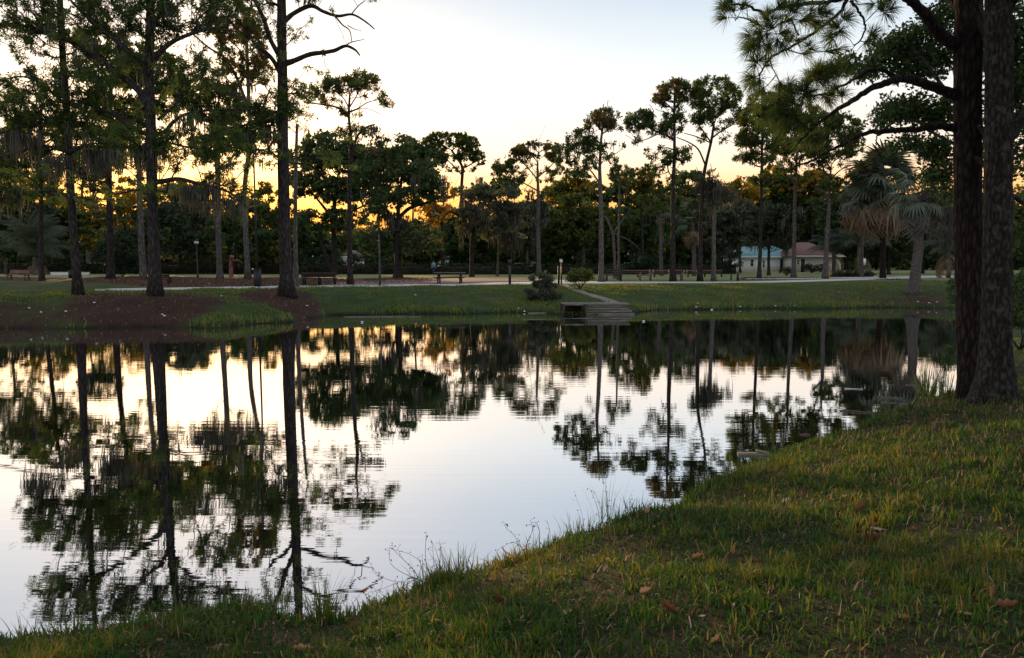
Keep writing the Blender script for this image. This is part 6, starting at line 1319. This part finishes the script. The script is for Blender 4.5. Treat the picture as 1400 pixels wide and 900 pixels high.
m, nt, b = new_mat('orange_leaf'); b.inputs['Base Color'].default_value = (.42, .10, .03, 1); b.inputs['Roughness'].default_value = .6; M['orange_leaf'] = m
def fallen(px, py, size, tn, rz, label, shape=None, lift=.02, mat=None, tilt=.3):
    p = hit(px, py); k = int(rng.integers(0, 5)) if shape is None else shape; me = [x for x in LM if x[0] == k and x[1] == tn][0][2]
    if mat: me = me.copy(); me.materials[0] = M[mat]
    o = link('fallen_leaf', me, None, (p[0], p[1], p[2] + lift)); D = float(np.hypot(p[1], p[0])); s = size * .86 * D / F
    o.scale = (s, s, s); o.rotation_euler = (rng.normal(0, tilt), rng.normal(0, tilt) - .15, R(rz)); tag(o, label, 'fallen leaf', 'fallen leaves on the near lawn')
LV = [(882, 709, 15, .5, 80, 'bright orange leaf upright at the shore beside the yellow-lit grass', 3, .06, 'orange_leaf'), (501, 829, 13, .5, 60, 'deep red leaf hanging over the water beside the dense reed clump', 1, .10, 'orange_leaf'),
 (710, 850, 18, .95, 20, 'palest, nearly white leaf low in the centre', 2), (913, 850, 30, .25, -35, 'large rust-brown leaf standing on edge, lower centre', 3, .04), (980, 885, 24, .72, 15, 'pale leaf with a raised stalk near the bottom edge', 1),
 (820, 826, 26, .5, 5, 'flat tan leaf left of the curled pale one', 4), (882, 824, 28, .72, 40, 'curled pale tan leaf with a lifted tip, lower centre', 1, .04), (775, 843, 24, .72, 35, 'narrow pink-tan leaf right of the palest one', 0), (812, 783, 26, .25, -15, 'reddish leaf under a crossing straw', 4), (828, 782, 16, .72, 50, 'short straw-coloured leaf touching the reddish one', 0),
 (848, 798, 18, .25, 80, 'small dark round leaf below the crossing straws', 3), (955, 767, 20, .72, -20, 'grey curled leaf on open turf, centre right', 3), (1348, 820, 34, .5, 20, 'wide pinkish-brown leaf at the lower right', 2), (1320, 848, 26, .72, 5, 'flat pale stick-like leaf at the lower right', 0), (1378, 842, 28, .5, -25, 'crumpled brown leaf at the right edge', 3),
 (1236, 860, 26, .5, 30, 'crumpled pinkish leaf low right among yellow blades', 1), (1200, 728, 24, .95, 0, 'pale flat leaf beside the dark hole in the turf', 4), (1192, 748, 30, .25, 0, 'near-black leaf clump right of centre', 3), (1156, 682, 12, .95, 40, 'small white leaf on the slope below the trunks', 0), (1075, 690, 18, .95, 20, 'thin bleached leaf on the slope', 0),
 (1100, 596, 20, .25, 0, 'brown leaf on the shore slope below the trunks', 2), (1262, 596, 18, .25, 10, 'dark brown leaf on the straw below the near pine', 2), (1330, 668, 22, .5, -10, 'brown leaf on worn turf below the trunks', 0), (1035, 775, 18, .25, 0, 'dark leaf beside the yellow tuft, right', 3), (1040, 805, 24, .25, 10, 'russet leaf half buried right of centre', 4),
 (1090, 802, 20, .5, 30, 'russet curled leaf low right of centre', 1), (673, 798, 14, .72, 45, 'small pink-tan leaf on the bank point crest', 1), (682, 830, 24, .25, 10, 'dark maroon leaf behind the bank-point crest', 3), (616, 868, 20, .25, 25, 'maroon leaf, lower left of centre', 1), (485, 862, 18, .25, 0, 'brown knob-like curled leaf right of the dense reed clump', 3),
 (415, 895, 34, .72, 10, 'pale curled bark-like leaf at the bottom edge', 1), (305, 890, 30, .5, 35, 'broad brown leaf at the bottom edge, left', 2), (645, 895, 30, .25, 50, 'dark red leaf cut by the bottom edge', 2), (200, 866, 18, .25, 0, 'dark red leaf in the shore grass at lower left', 1), (250, 875, 18, .25, 40, 'second dark red leaf in the shore grass, further right', 3), (960, 852, 12, .95, 10, 'tiny bleached scrap, lower centre', 0),
 (1280, 703, 18, .95, 60, 'small bleached forked leaf below the near pine', 1), (1160, 712, 16, .72, -40, 'narrow grey-green leaf on the slope', 0), (568, 806, 12, .72, 40, 'pale round leaf on the bank point corner', 2), (1180, 700, 20, .25, 15, 'dark patch-like leaf above the pale flat one', 3)]
for t in LV: fallen(*t[:6], *(t[6:]))
# scattered small litter, uncountable
n = 900; x = rng.uniform(-5, 12, n); y = rng.uniform(2.2, 14, n); k = infrustum(x, y); x, y = x[k], y[k]; d, ins = seg_dist(np.c_[x, y], POND); k = ~ins; x, y = x[k], y[k]; z = height(x, y) + rng.uniform(.012, .04, len(x))
vv, qq = [], []; base_v, base_q, base_t = leaf_mesh(2, .6)
for i in range(len(x)):
    s = rng.uniform(.018, .05); Mx = np.array(Matrix.Rotation(rng.uniform(0, 6.28), 3, 'Z') @ Matrix.Rotation(rng.normal(0, .4), 3, 'X')); vv.append(base_v @ Mx.T * s + [x[i], y[i], z[i]]); qq.append(base_q + i * len(base_v))
tag(link('leaf_litter', mesh_np('leaf_litter', np.concatenate(vv), np.concatenate(qq), M['dead_leaf'], tone=np.repeat(rng.uniform(0, 1, len(x)), len(base_q)))), kind='stuff')
# white flecks along the far bank (feathers and foam)
B = MB()
for (px, py) in [(129, 415), (90, 427), (40, 423), (56, 428), (303, 406), (222, 432), (225, 434), (420, 419), (568, 404), (717, 427), (709, 423), (954, 416), (952, 421), (973, 424), (1012, 420), (1255, 414), (1281, 414), (1270, 415), (1086, 419), (1060, 420), (880, 440), (495, 441)]:
    p = hit(px, py); p[2] = max(p[2], 0) + .03; B.sphere(tuple(p), .05, 6, 4, (1.3, .8, .5))
tag(link('white_flecks', B.mesh('white_flecks', M['feather'])), kind='stuff')
